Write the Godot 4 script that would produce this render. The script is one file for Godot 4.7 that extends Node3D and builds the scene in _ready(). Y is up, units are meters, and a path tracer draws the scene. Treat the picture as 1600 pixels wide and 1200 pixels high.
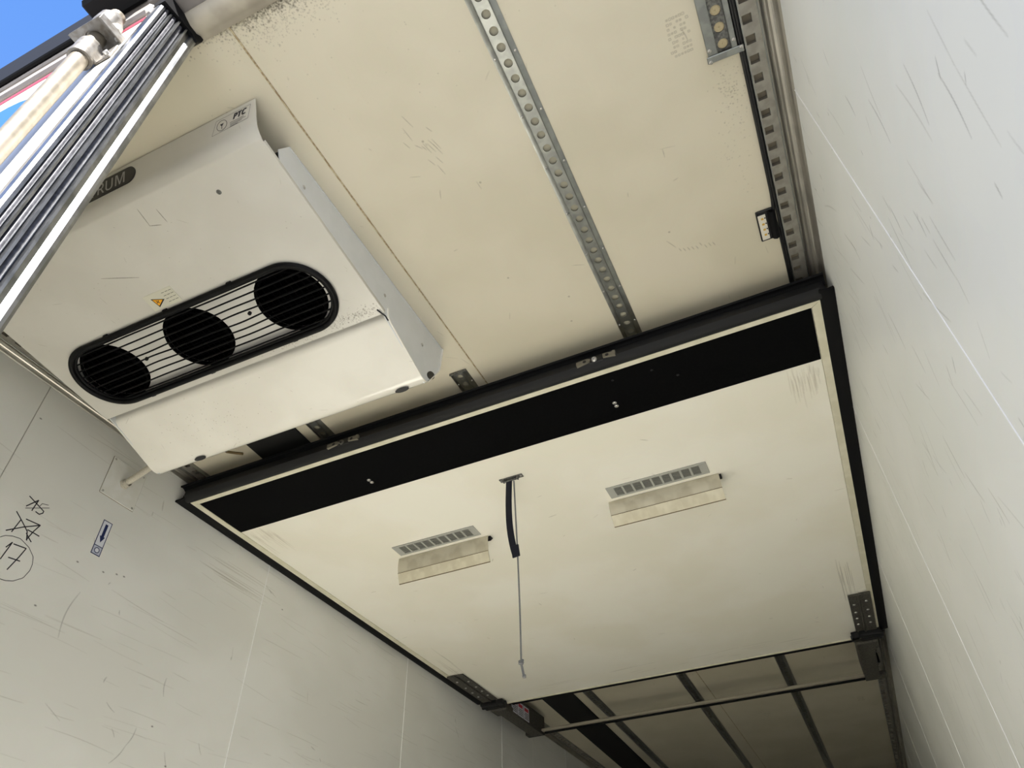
extends Node3D
# Inside of an insulated box trailer, seen from its rear doorway. x across, y up, -z into the trailer; ceiling at y = H.

const H := 2.6
const W := 1.237
const DEEP := -10.0
var rng := RandomNumberGenerator.new()
var M := {}
var names := {}


# ---------------------------------------------------------------- mesh building
class MB:
	var v := PackedVector3Array()
	var n := PackedVector3Array()
	var t := PackedVector2Array()
	var uvf = null

	func tri(a: Vector3, b: Vector3, c: Vector3, na: Vector3, nb: Vector3, nc: Vector3) -> void:
		if (c - a).cross(b - a).dot(na + nb + nc) < 0.0:
			var q := b
			b = c
			c = q
			q = nb
			nb = nc
			nc = q
		v.append_array([a, b, c])
		n.append_array([na, nb, nc])
		for p in [a, b, c]:
			t.append(uvf.call(p) if uvf != null else Vector2(p.x, p.z))

	func quad(a: Vector3, b: Vector3, c: Vector3, d: Vector3, nn: Vector3) -> void:
		tri(a, b, c, nn, nn, nn)
		tri(a, c, d, nn, nn, nn)

	func qs(a: Vector3, b: Vector3, c: Vector3, d: Vector3, na: Vector3, nb: Vector3, nc: Vector3, nd: Vector3) -> void:
		tri(a, b, c, na, nb, nc)
		tri(a, c, d, na, nc, nd)

	# chamfered box: centre, size, axes
	func obox(c: Vector3, s: Vector3, bs := Basis.IDENTITY, bev := 0.0) -> void:
		var h := s / 2.0
		bev = minf(bev, minf(h.x, minf(h.y, h.z)) * 0.9)
		var P := func(sx: float, sy: float, sz: float, ax: int) -> Vector3:
			var p := Vector3(sx * h.x, sy * h.y, sz * h.z)
			if ax != 0: p.x -= sx * bev
			if ax != 1: p.y -= sy * bev
			if ax != 2: p.z -= sz * bev
			return c + bs * p
		var N := func(p: Vector3) -> Vector3: return (bs * p).normalized()
		for s1 in [-1.0, 1.0]:
			quad(P.call(s1, -1.0, -1.0, 0), P.call(s1, 1.0, -1.0, 0), P.call(s1, 1.0, 1.0, 0), P.call(s1, -1.0, 1.0, 0), N.call(Vector3(s1, 0, 0)))
			quad(P.call(-1.0, s1, -1.0, 1), P.call(1.0, s1, -1.0, 1), P.call(1.0, s1, 1.0, 1), P.call(-1.0, s1, 1.0, 1), N.call(Vector3(0, s1, 0)))
			quad(P.call(-1.0, -1.0, s1, 2), P.call(1.0, -1.0, s1, 2), P.call(1.0, 1.0, s1, 2), P.call(-1.0, 1.0, s1, 2), N.call(Vector3(0, 0, s1)))
			if bev > 0.0:
				for s2 in [-1.0, 1.0]:
					quad(P.call(s1, s2, -1.0, 0), P.call(s1, s2, 1.0, 0), P.call(s1, s2, 1.0, 1), P.call(s1, s2, -1.0, 1), N.call(Vector3(s1, s2, 0)))
					quad(P.call(-1.0, s1, s2, 1), P.call(1.0, s1, s2, 1), P.call(1.0, s1, s2, 2), P.call(-1.0, s1, s2, 2), N.call(Vector3(0, s1, s2)))
					quad(P.call(s1, -1.0, s2, 0), P.call(s1, 1.0, s2, 0), P.call(s1, 1.0, s2, 2), P.call(s1, -1.0, s2, 2), N.call(Vector3(s1, 0, s2)))
					for s3 in [-1.0, 1.0]:
						var nn: Vector3 = N.call(Vector3(s1, s2, s3))
						tri(P.call(s1, s2, s3, 0), P.call(s1, s2, s3, 1), P.call(s1, s2, s3, 2), nn, nn, nn)

	func box(a: Vector3, b: Vector3, bev := 0.0) -> void:
		obox((a + b) / 2.0, (b - a).abs(), Basis.IDENTITY, bev)

	# round tube along points
	func tube(p: Array, r: float, seg := 10, closed := false, flat := 1.0, up := Vector3.UP) -> void:
		var m := p.size()
		var rings := []
		for i in m:
			var a: Vector3 = p[(i - 1 + m) % m] if (i > 0 or closed) else p[i]
			var b: Vector3 = p[(i + 1) % m] if (i < m - 1 or closed) else p[i]
			var d := (b - a).normalized()
			var u := up
			if absf(d.dot(u)) > 0.95: u = Vector3.RIGHT
			var e := d.cross(u).normalized()
			var f := e.cross(d).normalized()
			var ring := []
			for k in seg:
				var an := TAU * k / seg
				ring.append([p[i] + (e * cos(an) + f * sin(an) * flat) * r, (e * cos(an) * flat + f * sin(an)).normalized()])
			rings.append([ring, d])
		for i in (m if closed else m - 1):
			var A: Array = rings[i][0]
			var B: Array = rings[(i + 1) % m][0]
			for k in seg:
				var l := (k + 1) % seg
				qs(A[k][0], A[l][0], B[l][0], B[k][0], A[k][1], A[l][1], B[l][1], B[k][1])
		if not closed:
			for e in [[0, -1.0], [m - 1, 1.0]]:
				var ring: Array = rings[e[0]][0]
				var nn: Vector3 = rings[e[0]][1] * e[1]
				for k in seg:
					tri(p[e[0]], ring[k][0], ring[(k + 1) % seg][0], nn, nn, nn)

	# lathe of (radius, height) pairs about an axis
	func lathe(c: Vector3, axis: Vector3, prof: Array, seg := 16) -> void:
		var u := axis.cross(Vector3.UP if absf(axis.y) < 0.9 else Vector3.RIGHT).normalized()
		var w := axis.cross(u).normalized()
		for i in prof.size() - 1:
			var a: Vector2 = prof[i]
			var b: Vector2 = prof[i + 1]
			var dd := (b - a).normalized()
			var nr := Vector2(dd.y, -dd.x)
			for k in seg:
				var t0 := TAU * k / seg
				var t1 := TAU * (k + 1) / seg
				var r0 := u * cos(t0) + w * sin(t0)
				var r1 := u * cos(t1) + w * sin(t1)
				var n0 := (r0 * nr.x + axis * nr.y).normalized()
				var n1 := (r1 * nr.x + axis * nr.y).normalized()
				qs(c + r0 * a.x + axis * a.y, c + r1 * a.x + axis * a.y, c + r1 * b.x + axis * b.y, c + r0 * b.x + axis * b.y, n0, n1, n1, n0)

	# prism: 2D polygon placed by origin + ex*x + ey*y, thickened along ez from 0 to th
	func prism(poly: PackedVector2Array, o: Vector3, ex: Vector3, ey: Vector3, ez: Vector3, th: float) -> void:
		var idx := Geometry2D.triangulate_polygon(poly)
		var P := func(q: Vector2, z: float) -> Vector3: return o + ex * q.x + ey * q.y + ez * z
		for i in range(0, idx.size(), 3):
			for z in [0.0, th]:
				var nn := ez * (-1.0 if z == 0.0 else 1.0) * signf(th)
				tri(P.call(poly[idx[i]], z), P.call(poly[idx[i + 1]], z), P.call(poly[idx[i + 2]], z), nn, nn, nn)
		var ccw := not Geometry2D.is_polygon_clockwise(poly)
		for i in poly.size():
			var a := poly[i]
			var b := poly[(i + 1) % poly.size()]
			var d := (b - a).normalized()
			var n2 := Vector2(d.y, -d.x) if ccw else Vector2(-d.y, d.x)
			quad(P.call(a, 0.0), P.call(b, 0.0), P.call(b, th), P.call(a, th), (ex * n2.x + ey * n2.y).normalized())

	# open profile of points (2D) with thickness, swept straight along ez by th
	func strip(prof: Array, thick: float, o: Vector3, ex: Vector3, ey: Vector3, ez: Vector3, th: float) -> void:
		var off := []
		for i in prof.size():
			var a: Vector2 = prof[maxi(i - 1, 0)]
			var b: Vector2 = prof[mini(i + 1, prof.size() - 1)]
			var d := (b - a).normalized()
			off.append(Vector2(-d.y, d.x))
		var poly := PackedVector2Array()
		for i in prof.size(): poly.append(prof[i])
		for i in range(prof.size() - 1, -1, -1): poly.append(prof[i] + off[i] * thick)
		var P := func(q: Vector2, z: float) -> Vector3: return o + ex * q.x + ey * q.y + ez * z
		for i in prof.size() - 1:
			for s in [0.0, 1.0]:
				var a: Vector2 = prof[i] + off[i] * thick * s
				var b: Vector2 = prof[i + 1] + off[i + 1] * thick * s
				var sg := 1.0 if s == 1.0 else -1.0
				if thick < 0: sg = -sg
				var na: Vector3 = (ex * off[i].x + ey * off[i].y) * sg
				var nb: Vector3 = (ex * off[i + 1].x + ey * off[i + 1].y) * sg
				qs(P.call(a, 0.0), P.call(b, 0.0), P.call(b, th), P.call(a, th), na, nb, nb, na)
			for z in [0.0, th]:
				var nn := ez * (-1.0 if z == 0.0 else 1.0)
				quad(P.call(prof[i], z), P.call(prof[i + 1], z), P.call(prof[i + 1] + off[i + 1] * thick, z), P.call(prof[i] + off[i] * thick, z), nn)
		for i in [0, prof.size() - 1]:
			var d: Vector2 = (prof[1] - prof[0] if i == 0 else prof[i - 1] - prof[i])
			quad(P.call(prof[i], 0.0), P.call(prof[i], th), P.call(prof[i] + off[i] * thick, th), P.call(prof[i] + off[i] * thick, 0.0), (ex * -d.x + ey * -d.y).normalized())

	# rectangle x0..x1, y0..y1 in the plane (o, ex, ey) facing nn with a hole; the hole has walls going to -nn by th
	func cell(r: Rect2, hole: PackedVector2Array, o: Vector3, ex: Vector3, ey: Vector3, nn: Vector3, th: float) -> void:
		var k := hole.size()
		var c := Vector2.ZERO
		for p in hole: c += p / k
		var q := k / 4
		var cs := [Vector2(r.end.x, r.position.y), r.end, Vector2(r.position.x, r.end.y), r.position]
		for i in k:
			var out := []
			for j in [i, (i + 1) % k]:
				var s: int = j / q
				out.append((cs[s] as Vector2).lerp(cs[(s + 1) % 4], float(j % q) / q))
			var a := hole[i]
			var b := hole[(i + 1) % k]
			var P := func(w: Vector2) -> Vector3: return o + ex * w.x + ey * w.y
			quad(P.call(a), P.call(b), P.call(out[1]), P.call(out[0]), nn)
			var m := (c - (a + b) / 2.0).normalized()
			quad(P.call(a), P.call(b), P.call(b) - nn * th, P.call(a) - nn * th, ex * m.x + ey * m.y)


func circle_hole(c: Vector2, r: float, k := 16) -> PackedVector2Array:   # starts towards (+x, -y)
	var p := PackedVector2Array()
	for i in k:
		var an := -PI / 4 + TAU * i / k
		p.append(c + Vector2(cos(an), sin(an)) * r)
	return p


func square_hole(c: Vector2, h: Vector2) -> PackedVector2Array:
	return PackedVector2Array([c + Vector2(h.x, -h.y), c + h, c + Vector2(-h.x, h.y), c - h])


func numbered(called: String) -> String:
	if not names.has(called):
		names[called] = 0
		return called
	names[called] += 1
	return "%s_%03d" % [called, names[called]]


func thing(called: String, label: String, category: String, at := Vector3.ZERO, group := "") -> Node3D:
	var o := Node3D.new()
	o.name = numbered(called)
	o.position = at
	o.set_meta("label", label)
	o.set_meta("category", category)
	if group: o.set_meta("group", group)
	add_child(o, true)
	return o


func shell(called: String, label: String, category := "") -> Node3D:
	var o := Node3D.new()
	o.name = called
	o.set_meta("kind", "structure")
	o.set_meta("label", label)
	if category: o.set_meta("category", category)
	add_child(o, true)
	return o


func origin_of(p: Node) -> Vector3:
	var s := Vector3.ZERO
	while p is Node3D and p != self:
		s += p.position
		p = p.get_parent()
	return s


# commits a builder whose points are in the world's axes (or the parent's, with own = true)
func put(called: String, b: MB, mat: Material, parent: Node, label := "", own := false) -> MeshInstance3D:
	var o := MeshInstance3D.new()
	o.name = called
	var off := Vector3.ZERO if own else origin_of(parent)
	var vs := b.v
	if off != Vector3.ZERO:
		for i in vs.size(): vs[i] -= off
	var a := []
	a.resize(Mesh.ARRAY_MAX)
	a[Mesh.ARRAY_VERTEX] = vs
	a[Mesh.ARRAY_NORMAL] = b.n
	a[Mesh.ARRAY_TEX_UV] = b.t
	var m := ArrayMesh.new()
	m.add_surface_from_arrays(Mesh.PRIMITIVE_TRIANGLES, a)
	m.surface_set_material(0, mat)
	o.mesh = m
	if label: o.set_meta("label", label)
	parent.add_child(o, true)
	return o


# a shared small mesh placed at a world point
func inst(called: String, mesh: Mesh, parent: Node, at: Vector3, bs := Basis.IDENTITY, own := false) -> MeshInstance3D:
	var o := MeshInstance3D.new()
	o.name = called
	o.mesh = mesh
	o.transform = Transform3D(bs, at if own else at - origin_of(parent))
	parent.add_child(o, true)
	return o


func mesh_of(b: MB, mat: Material) -> ArrayMesh:
	var a := []
	a.resize(Mesh.ARRAY_MAX)
	a[Mesh.ARRAY_VERTEX] = b.v
	a[Mesh.ARRAY_NORMAL] = b.n
	a[Mesh.ARRAY_TEX_UV] = b.t
	var m := ArrayMesh.new()
	m.add_surface_from_arrays(Mesh.PRIMITIVE_TRIANGLES, a)
	m.surface_set_material(0, mat)
	return m


func mat(c: Color, rough := 0.6, metal := 0.0) -> StandardMaterial3D:
	var m := StandardMaterial3D.new()
	m.albedo_color = c
	m.roughness = rough
	m.metallic = metal
	return m


# blotchy material: colour varies between two tones, mapped in the world
func blotchy(a: Color, b: Color, rough: float, metal: float, freq: float, scale: float, bump := 0.0, sd := 3) -> StandardMaterial3D:
	var m := mat(Color.WHITE, rough, metal)
	var nz := FastNoiseLite.new()
	nz.seed = sd
	nz.frequency = freq
	nz.fractal_octaves = 4
	var src := nz.get_seamless_image(256, 256)
	var im := Image.create(256, 256, false, Image.FORMAT_RGB8)
	for y in 256:
		for x in 256:
			im.set_pixel(x, y, a.lerp(b, smoothstep(0.25, 0.75, src.get_pixel(x, y).r)))
	m.albedo_texture = ImageTexture.create_from_image(im)
	m.uv1_triplanar = true
	m.uv1_world_triplanar = true
	m.uv1_scale = Vector3.ONE * scale
	if bump > 0.0:
		m.normal_enabled = true
		var nm: Image = src.duplicate()
		nm.convert(Image.FORMAT_RGBA8)
		nm.bump_map_to_normal_map(bump)
		m.normal_texture = ImageTexture.create_from_image(nm)
	return m


# ---------------------------------------------------------------- worn panel textures
func base_image(w: int, h: int, a: Color, b: Color, sd: int, freq := 0.02) -> Image:
	var nz := FastNoiseLite.new()
	nz.seed = sd
	nz.frequency = freq
	nz.fractal_octaves = 4
	var sw := w / 8
	var sh := h / 8
	var src := nz.get_image(sw, sh)
	var im := Image.create(sw, sh, false, Image.FORMAT_RGB8)
	for y in sh:
		for x in sw:
			im.set_pixel(x, y, a.lerp(b, smoothstep(0.2, 0.8, src.get_pixel(x, y).r)))
	im.resize(w, h, Image.INTERPOLATE_CUBIC)
	return im


func dab(im: Image, x: float, y: float, r: float, c: Color, al: float) -> void:
	for j in range(int(y - r - 1), int(y + r + 2)):
		for i in range(int(x - r - 1), int(x + r + 2)):
			if i < 0 or j < 0 or i >= im.get_width() or j >= im.get_height(): continue
			var k := clampf(r + 0.5 - Vector2(i - x, j - y).length(), 0.0, 1.0) * al
			if k > 0.0: im.set_pixel(i, j, im.get_pixel(i, j).lerp(c, k))


func stroke(im: Image, a: Vector2, b: Vector2, r: float, c: Color, al: float, bend := 0.0) -> void:
	var d := b - a
	var steps := maxi(2, int(d.length() / maxf(r, 0.7)))
	var side := Vector2(-d.y, d.x) * bend
	for i in steps + 1:
		var t := float(i) / steps
		var p := a + d * t + side * sin(t * PI)
		dab(im, p.x, p.y, r, c, al * (0.35 + 0.65 * sin(t * PI)) * rng.randf_range(0.6, 1.0))


func scuffs(im: Image, count: int, way: Vector2, spread: float, lo: float, hi: float, c: Color, al: float) -> void:
	for i in count:
		var p := Vector2(rng.randf() * im.get_width(), rng.randf() * im.get_height())
		var d := way.rotated(rng.randfn(0.0, spread)) * rng.randf_range(lo, hi)
		stroke(im, p, p + d, rng.randf_range(0.5, 0.9), c, al * rng.randf_range(0.3, 1.0), rng.randfn(0.0, 0.015))


func specks(im: Image, count: int, at: Vector2, size: Vector2, c: Color, al: float, rmax := 1.6) -> void:
	for i in count:
		dab(im, at.x + rng.randfn() * size.x, at.y + rng.randfn() * size.y, rng.randf_range(0.4, rmax), c, al * rng.randf_range(0.3, 1.0))


func textured(im: Image, rough: float) -> StandardMaterial3D:
	var m := mat(Color.WHITE, rough)
	m.albedo_texture = ImageTexture.create_from_image(im)
	return m


func make_materials() -> void:
	M.alu = mat(Color(0.78, 0.78, 0.78), 0.38, 0.85)
	M.alu_worn = blotchy(Color(0.68, 0.665, 0.63), Color(0.74, 0.725, 0.69), 0.3, 0.85, 0.02, 1.5, 0.0, 5)
	M.door_edge = blotchy(Color(0.52, 0.53, 0.54), Color(0.64, 0.65, 0.66), 0.3, 1.0, 0.02, 3.0, 0.0, 6)
	M.galv = blotchy(Color(0.60, 0.61, 0.60), Color(0.66, 0.67, 0.655), 0.36, 1.0, 0.03, 3.0, 0.0, 8)
	M.track = blotchy(Color(0.58, 0.565, 0.53), Color(0.64, 0.625, 0.59), 0.42, 0.7, 0.03, 3.0, 0.0, 36)
	M.slot_shade = mat(Color(0.42, 0.39, 0.33), 0.7)  # dark tone painted for the shade inside the square slots
	M.rail_hole_shade = mat(Color(0.66, 0.64, 0.56), 0.7)  # duller than the ceiling, painted for the shade inside the round holes
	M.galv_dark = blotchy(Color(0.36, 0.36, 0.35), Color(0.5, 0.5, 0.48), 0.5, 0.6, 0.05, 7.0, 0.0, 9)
	M.steel = mat(Color(0.75, 0.74, 0.72), 0.3, 0.9)
	M.bracket = blotchy(Color(0.27, 0.26, 0.24), Color(0.36, 0.35, 0.32), 0.55, 0.35, 0.04, 6.0, 0.0, 11)
	M.rubber = mat(Color(0.04, 0.04, 0.045), 0.65)
	M.rubber.metallic_specular = 0.3
	M.rubber_grey = mat(Color(0.14, 0.14, 0.14), 0.65)
	M.rubber_grey.metallic_specular = 0.3
	M.gasket = blotchy(Color(0.2, 0.2, 0.22), Color(0.31, 0.31, 0.33), 0.5, 0.0, 0.03, 8.0, 0.0, 12)  # dark tone painted for reflections in the door edge grooves
	M.latch = mat(Color(0.45, 0.43, 0.38), 0.5, 0.3)
	M.black = mat(Color(0.03, 0.03, 0.035), 0.5)
	M.fan = mat(Color(0.012, 0.012, 0.014), 0.9)
	M.fan.metallic_specular = 0.05
	M.guard = mat(Color(0.02, 0.02, 0.022), 0.7)
	M.guard.metallic_specular = 0.15
	M.black_wire = mat(Color(0.03, 0.028, 0.03), 0.5)
	M.black_wire.metallic_specular = 0.3
	M.kick = blotchy(Color(0.03, 0.03, 0.033), Color(0.045, 0.045, 0.045), 0.7, 0.0, 0.05, 5.0, 0.0, 13)
	M.kick.metallic_specular = 0.15
	M.white = blotchy(Color(0.88, 0.87, 0.84), Color(0.92, 0.91, 0.88), 0.25, 0.0, 0.01, 1.5, 0.0, 14)
	M.door_white = mat(Color(0.87, 0.86, 0.83), 0.35)
	M.cream = blotchy(Color(0.84, 0.82, 0.72), Color(0.88, 0.86, 0.77), 0.45, 0.0, 0.02, 2.0, 0.0, 15)
	M.unit_body = blotchy(Color(0.85, 0.855, 0.85), Color(0.865, 0.87, 0.865), 0.4, 0.0, 0.02, 2.0, 0.0, 16)
	M.seal_white = mat(Color(0.985, 0.985, 0.975), 0.3)  # extra white stands in for light and gloss along the wall joints
	M.seal_dim = mat(Color(0.74, 0.73, 0.68), 0.5)
	M.sealant = blotchy(Color(0.56, 0.47, 0.34), Color(0.76, 0.71, 0.58), 0.7, 0.0, 0.06, 5.0, 0.0, 17)
	M.floor = blotchy(Color(0.80, 0.79, 0.75), Color(0.85, 0.84, 0.80), 0.6, 0.0, 0.02, 1.0, 0.0, 18)
	M.ground = blotchy(Color(0.45, 0.45, 0.45), Color(0.52, 0.52, 0.51), 0.9, 0.0, 0.02, 0.2, 0.0, 19)
	M.frame_dirty = blotchy(Color(0.60, 0.57, 0.51), Color(0.70, 0.67, 0.60), 0.55, 0.1, 0.02, 1.6, 0.0, 20)
	M.frame_grey = blotchy(Color(0.5, 0.48, 0.46), Color(0.55, 0.53, 0.51), 0.5, 0.2, 0.02, 2.0, 0.0, 21)
	M.outer = mat(Color(0.9, 0.9, 0.9), 0.5)
	M.bar = mat(Color(0.66, 0.63, 0.56), 0.5, 0.2)
	M.strip_dark = mat(Color(0.15, 0.15, 0.145), 0.65)
	M.strip_dark.metallic_specular = 0.2
	M.hose = blotchy(Color(0.7, 0.67, 0.6), Color(0.85, 0.83, 0.77), 0.45, 0.0, 0.05, 20.0, 0.0, 22)
	M.ink = mat(Color(0.13, 0.13, 0.16), 0.6)
	M.navy = mat(Color(0.05, 0.12, 0.33), 0.5)
	M.navy_web = blotchy(Color(0.05, 0.055, 0.1), Color(0.085, 0.09, 0.15), 0.85, 0.0, 0.2, 30.0, 0.5, 23)
	M.paper = mat(Color(0.86, 0.87, 0.9), 0.4)
	M.paper_grey = mat(Color(0.72, 0.74, 0.8), 0.4)
	M.rope = blotchy(Color(0.4, 0.4, 0.4), Color(0.56, 0.56, 0.55), 0.9, 0.0, 0.2, 40.0, 0.8, 24)
	M.vent = mat(Color(0.66, 0.66, 0.63), 0.5)
	M.vent_dark = mat(Color(0.52, 0.52, 0.49), 0.6)
	M.flap = blotchy(Color(0.73, 0.70, 0.61), Color(0.80, 0.775, 0.69), 0.6, 0.0, 0.012, 3.0, 0.0, 25)
	M.hem = blotchy(Color(0.80, 0.77, 0.67), Color(0.86, 0.835, 0.74), 0.6, 0.0, 0.012, 5.0, 0.0, 30)
	M.brown = mat(Color(0.4, 0.33, 0.2), 0.6)
	M.red = mat(Color(0.82, 0.25, 0.33), 0.5)
	M.stripe_red = mat(Color(0.52, 0.18, 0.24), 0.5)
	M.blue = mat(Color(0.14, 0.31, 0.5), 0.45)
	M.yellow = mat(Color(0.93, 0.66, 0.1), 0.5)
	M.label_clear = mat(Color(0.8, 0.79, 0.72), 0.35)
	M.rod = blotchy(Color(0.46, 0.435, 0.38), Color(0.52, 0.49, 0.44), 0.45, 0.6, 0.04, 3.0, 0.0, 26)
	M.rod_fit = blotchy(Color(0.42, 0.40, 0.37), Color(0.50, 0.49, 0.47), 0.45, 0.6, 0.05, 4.0, 0.0, 27)
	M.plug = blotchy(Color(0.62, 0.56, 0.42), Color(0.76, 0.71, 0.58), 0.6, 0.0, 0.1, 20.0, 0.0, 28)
	M.badge = mat(Color(0.12, 0.12, 0.13), 0.35, 0.2)
	M.silver = mat(Color(0.66, 0.66, 0.66), 0.4, 0.4)
	M.led = mat(Color(0.86, 0.84, 0.78), 0.4)
	M.led_chip = mat(Color(0.82, 0.66, 0.3), 0.4)

	# ceiling: x -1.25..1.25 across, z 0.1..-2.4 down the image
	var ci := base_image(1600, 1600, Color(0.795, 0.765, 0.675), Color(0.825, 0.795, 0.71), 31)
	var grime := Color(0.33, 0.3, 0.24)
	var cp := func(x: float, z: float) -> Vector2: return Vector2((x + 1.25) / 2.5, (0.1 - z) / 2.5) * 1600.0
	scuffs(ci, 110, Vector2(0.5, 1).normalized(), 0.9, 5, 26, grime, 0.22)
	for i in 14:                                            # scratches by the seam
		var p: Vector2 = cp.call(0.345 + rng.randfn() * 0.018, -0.45 + rng.randfn() * 0.04)
		stroke(ci, p, p + Vector2(rng.randf_range(3, 9), rng.randf_range(10, 26)), 0.6, grime, 0.26)
	for i in 7:                                             # waffle print near the short track
		for j in 9:
			if rng.randf() < 0.25: continue
			var p: Vector2 = cp.call(1.0 + i * 0.0075 - j * 0.001, -0.43 - j * 0.011)
			var s := rng.randf_range(1.0, 1.7)
			for q in [[Vector2(-s, -s), Vector2(s, -s)], [Vector2(s, -s), Vector2(s, s)], [Vector2(-s, s), Vector2(s, s)], [Vector2(-s, -s), Vector2(-s, s)]]:
				stroke(ci, p + q[0], p + q[1], 0.5, grime, 0.32)
	specks(ci, 160, cp.call(1.1, -0.66), Vector2(12, 36), grime, 0.28, 1.3)
	specks(ci, 60, cp.call(1.08, -0.85), Vector2(14, 40), grime, 0.22, 1.2)
	specks(ci, 2600, cp.call(0.24, -0.015), Vector2(62, 9), Color(0.2, 0.18, 0.14), 0.4, 1.3)
	specks(ci, 700, cp.call(0.22, -0.05), Vector2(50, 16), Color(0.25, 0.22, 0.18), 0.3, 0.9)
	specks(ci, 60, cp.call(0.2, -0.2), Vector2(160, 60), Color(0.25, 0.23, 0.18), 0.3, 0.9)
	for q in [[0.35, -0.45], [0.43, -0.62], [0.5, -1.1], [0.47, -1.2], [0.36, -0.95], [0.85, -1.0]]:
		dab(ci, cp.call(q[0], q[1]).x, cp.call(q[0], q[1]).y, 2.0, grime, 0.3)
	for i in 9: 
		var p: Vector2 = cp.call(0.86 + i * 0.012, -1.07 - 0.002 * i + rng.randfn() * 0.004)
		stroke(ci, p, p + Vector2(3, 9), 0.7, grime, 0.25)
	M.ceiling = textured(ci, 0.5)

	# right wall: z 0..-4.4 across, y 2.6..1.2 down
	var ri := base_image(2048, 1024, Color(0.905, 0.911, 0.89), Color(0.93, 0.934, 0.917), 32)
	var rp := func(z: float, y: float) -> Vector2: return Vector2(-z / 4.4 * 2048.0, (2.6 - y) / 1.4 * 1024.0)
	scuffs(ri, 420, Vector2(0.05, 1), 0.18, 10, 90, Color(0.5, 0.5, 0.46), 0.28)
	scuffs(ri, 160, Vector2(0.4, 1), 0.4, 4, 22, Color(0.4, 0.4, 0.37), 0.4)
	scuffs(ri, 60, Vector2(0.1, 1), 0.2, 8, 30, Color(0.95, 0.95, 0.92), 0.5)
	for q in [[-0.5, 2.15, -0.515, 2.1], [-0.30, 1.86, -0.35, 1.78], [-0.44, 2.02, -0.47, 1.93], [-0.62, 1.96, -0.64, 1.9], [-0.55, 1.85, -0.565, 1.8], [-0.26, 1.75, -0.3, 1.66], [-1.5, 1.78, -1.56, 1.7], [-2.2, 1.8, -2.3, 1.62], [-2.5, 1.7, -2.56, 1.6], [-1.35, 1.6, -1.36, 1.52]]:
		stroke(ri, rp.call(q[0], q[1]), rp.call(q[2], q[3]), 0.7, Color(0.45, 0.45, 0.43), 0.3, 0.03)
	M.wall_right = textured(ri, 0.42)

	# left wall: z 0..-4.8 across, y 2.6..1.2 down
	var li := base_image(2048, 1024, Color(0.875, 0.873, 0.845), Color(0.905, 0.903, 0.88), 33)
	var lp := func(z: float, y: float) -> Vector2: return Vector2(-z / 4.8 * 2048.0, (2.6 - y) / 1.4 * 1024.0)
	scuffs(li, 420, Vector2(1, 0.03), 0.08, 12, 110, Color(0.55, 0.52, 0.46), 0.2)
	scuffs(li, 70, Vector2(0.3, 1), 0.3, 6, 40, Color(0.4, 0.38, 0.33), 0.35)
	for i in 16:
		var p: Vector2 = lp.call(-1.45 - rng.randf() * 0.2, 2.3 + rng.randf() * 0.09)
		stroke(li, p, p + Vector2(60 + rng.randf() * 120, rng.randf_range(-2, 3)), 0.7, Color(0.5, 0.47, 0.4), 0.2)
	for q in [[-1.07, 1.995, -1.06, 1.84], [-1.27, 1.79, -1.265, 1.77], [-1.38, 1.56, -1.42, 1.62], [-1.42, 1.62, -1.44, 1.68], [-1.3, 1.72, -1.34, 1.7], [-1.5, 1.86, -1.51, 1.8], [-1.23, 2.0, -1.235, 1.985], [-1.16, 2.07, -1.155, 2.06]]:
		stroke(li, lp.call(q[0], q[1]), lp.call(q[2], q[3]), 0.6, Color(0.36, 0.35, 0.33), 0.33, 0.05)
	for q in [[-1.02, 2.08], [-1.12, 2.09], [-1.17, 2.105], [-1.2, 2.11], [-0.95, 1.9], [-1.5, 1.7], [-1.6, 1.6], [-0.7, 2.45], [-2.0, 2.32]]:
		dab(li, lp.call(q[0], q[1]).x, lp.call(q[0], q[1]).y, 1.8, Color(0.25, 0.24, 0.22), 0.55)
	M.wall_left = textured(li, 0.45)

	# partition face: x -1.2..1.2 across, z -1.3..-4.0 down
	var pi := base_image(1280, 1440, Color(0.952, 0.934, 0.868), Color(0.972, 0.958, 0.905), 34)
	scuffs(pi, 60, Vector2(1, 0.2), 0.8, 4, 20, Color(0.5, 0.46, 0.38), 0.3)
	for sx in [-1.0, 1.0]:
		for i in 34:
			var p := Vector2(640 + sx * (560 + rng.randf() * 55), 155 + rng.randf() * 40)
			stroke(pi, p, p + Vector2(rng.randf_range(-3, 3), rng.randf_range(20, 90)), 0.9, Color(0.55, 0.5, 0.4), 0.09)
		for i in 16:
			var p := Vector2(640 + sx * (565 + rng.randf() * 40), 900 + rng.randf() * 300)
			stroke(pi, p, p + Vector2(rng.randf_range(-2, 2), rng.randf_range(60, 200)), 0.8, Color(0.5, 0.47, 0.4), 0.2)
	for i in 22:
		var p := Vector2(150 + rng.randf() * 900, 1330 + rng.randf() * 80)
		stroke(pi, p, p + Vector2(rng.randf_range(30, 110), rng.randf_range(-8, 4)), 1.5, Color(0.55, 0.52, 0.44), 0.1)
	M.partition = textured(pi, 0.45)

	# evaporator cover: x -1.1..0.1 across, z -0.1..-1.2 down
	var ei := base_image(1100, 1008, Color(0.80, 0.787, 0.745), Color(0.825, 0.813, 0.774), 35)
	var ep := func(x: float, z: float) -> Vector2: return Vector2((x + 1.1) / 1.2 * 1100.0, (-0.1 - z) / 1.1 * 1008.0)
	specks(ei, 120, ep.call(-0.45, -0.5), Vector2(260, 220), Color(0.3, 0.27, 0.22), 0.5, 1.0)
	specks(ei, 130, ep.call(-0.75, -0.93), Vector2(110, 50), Color(0.35, 0.3, 0.24), 0.5, 1.2)
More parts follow.
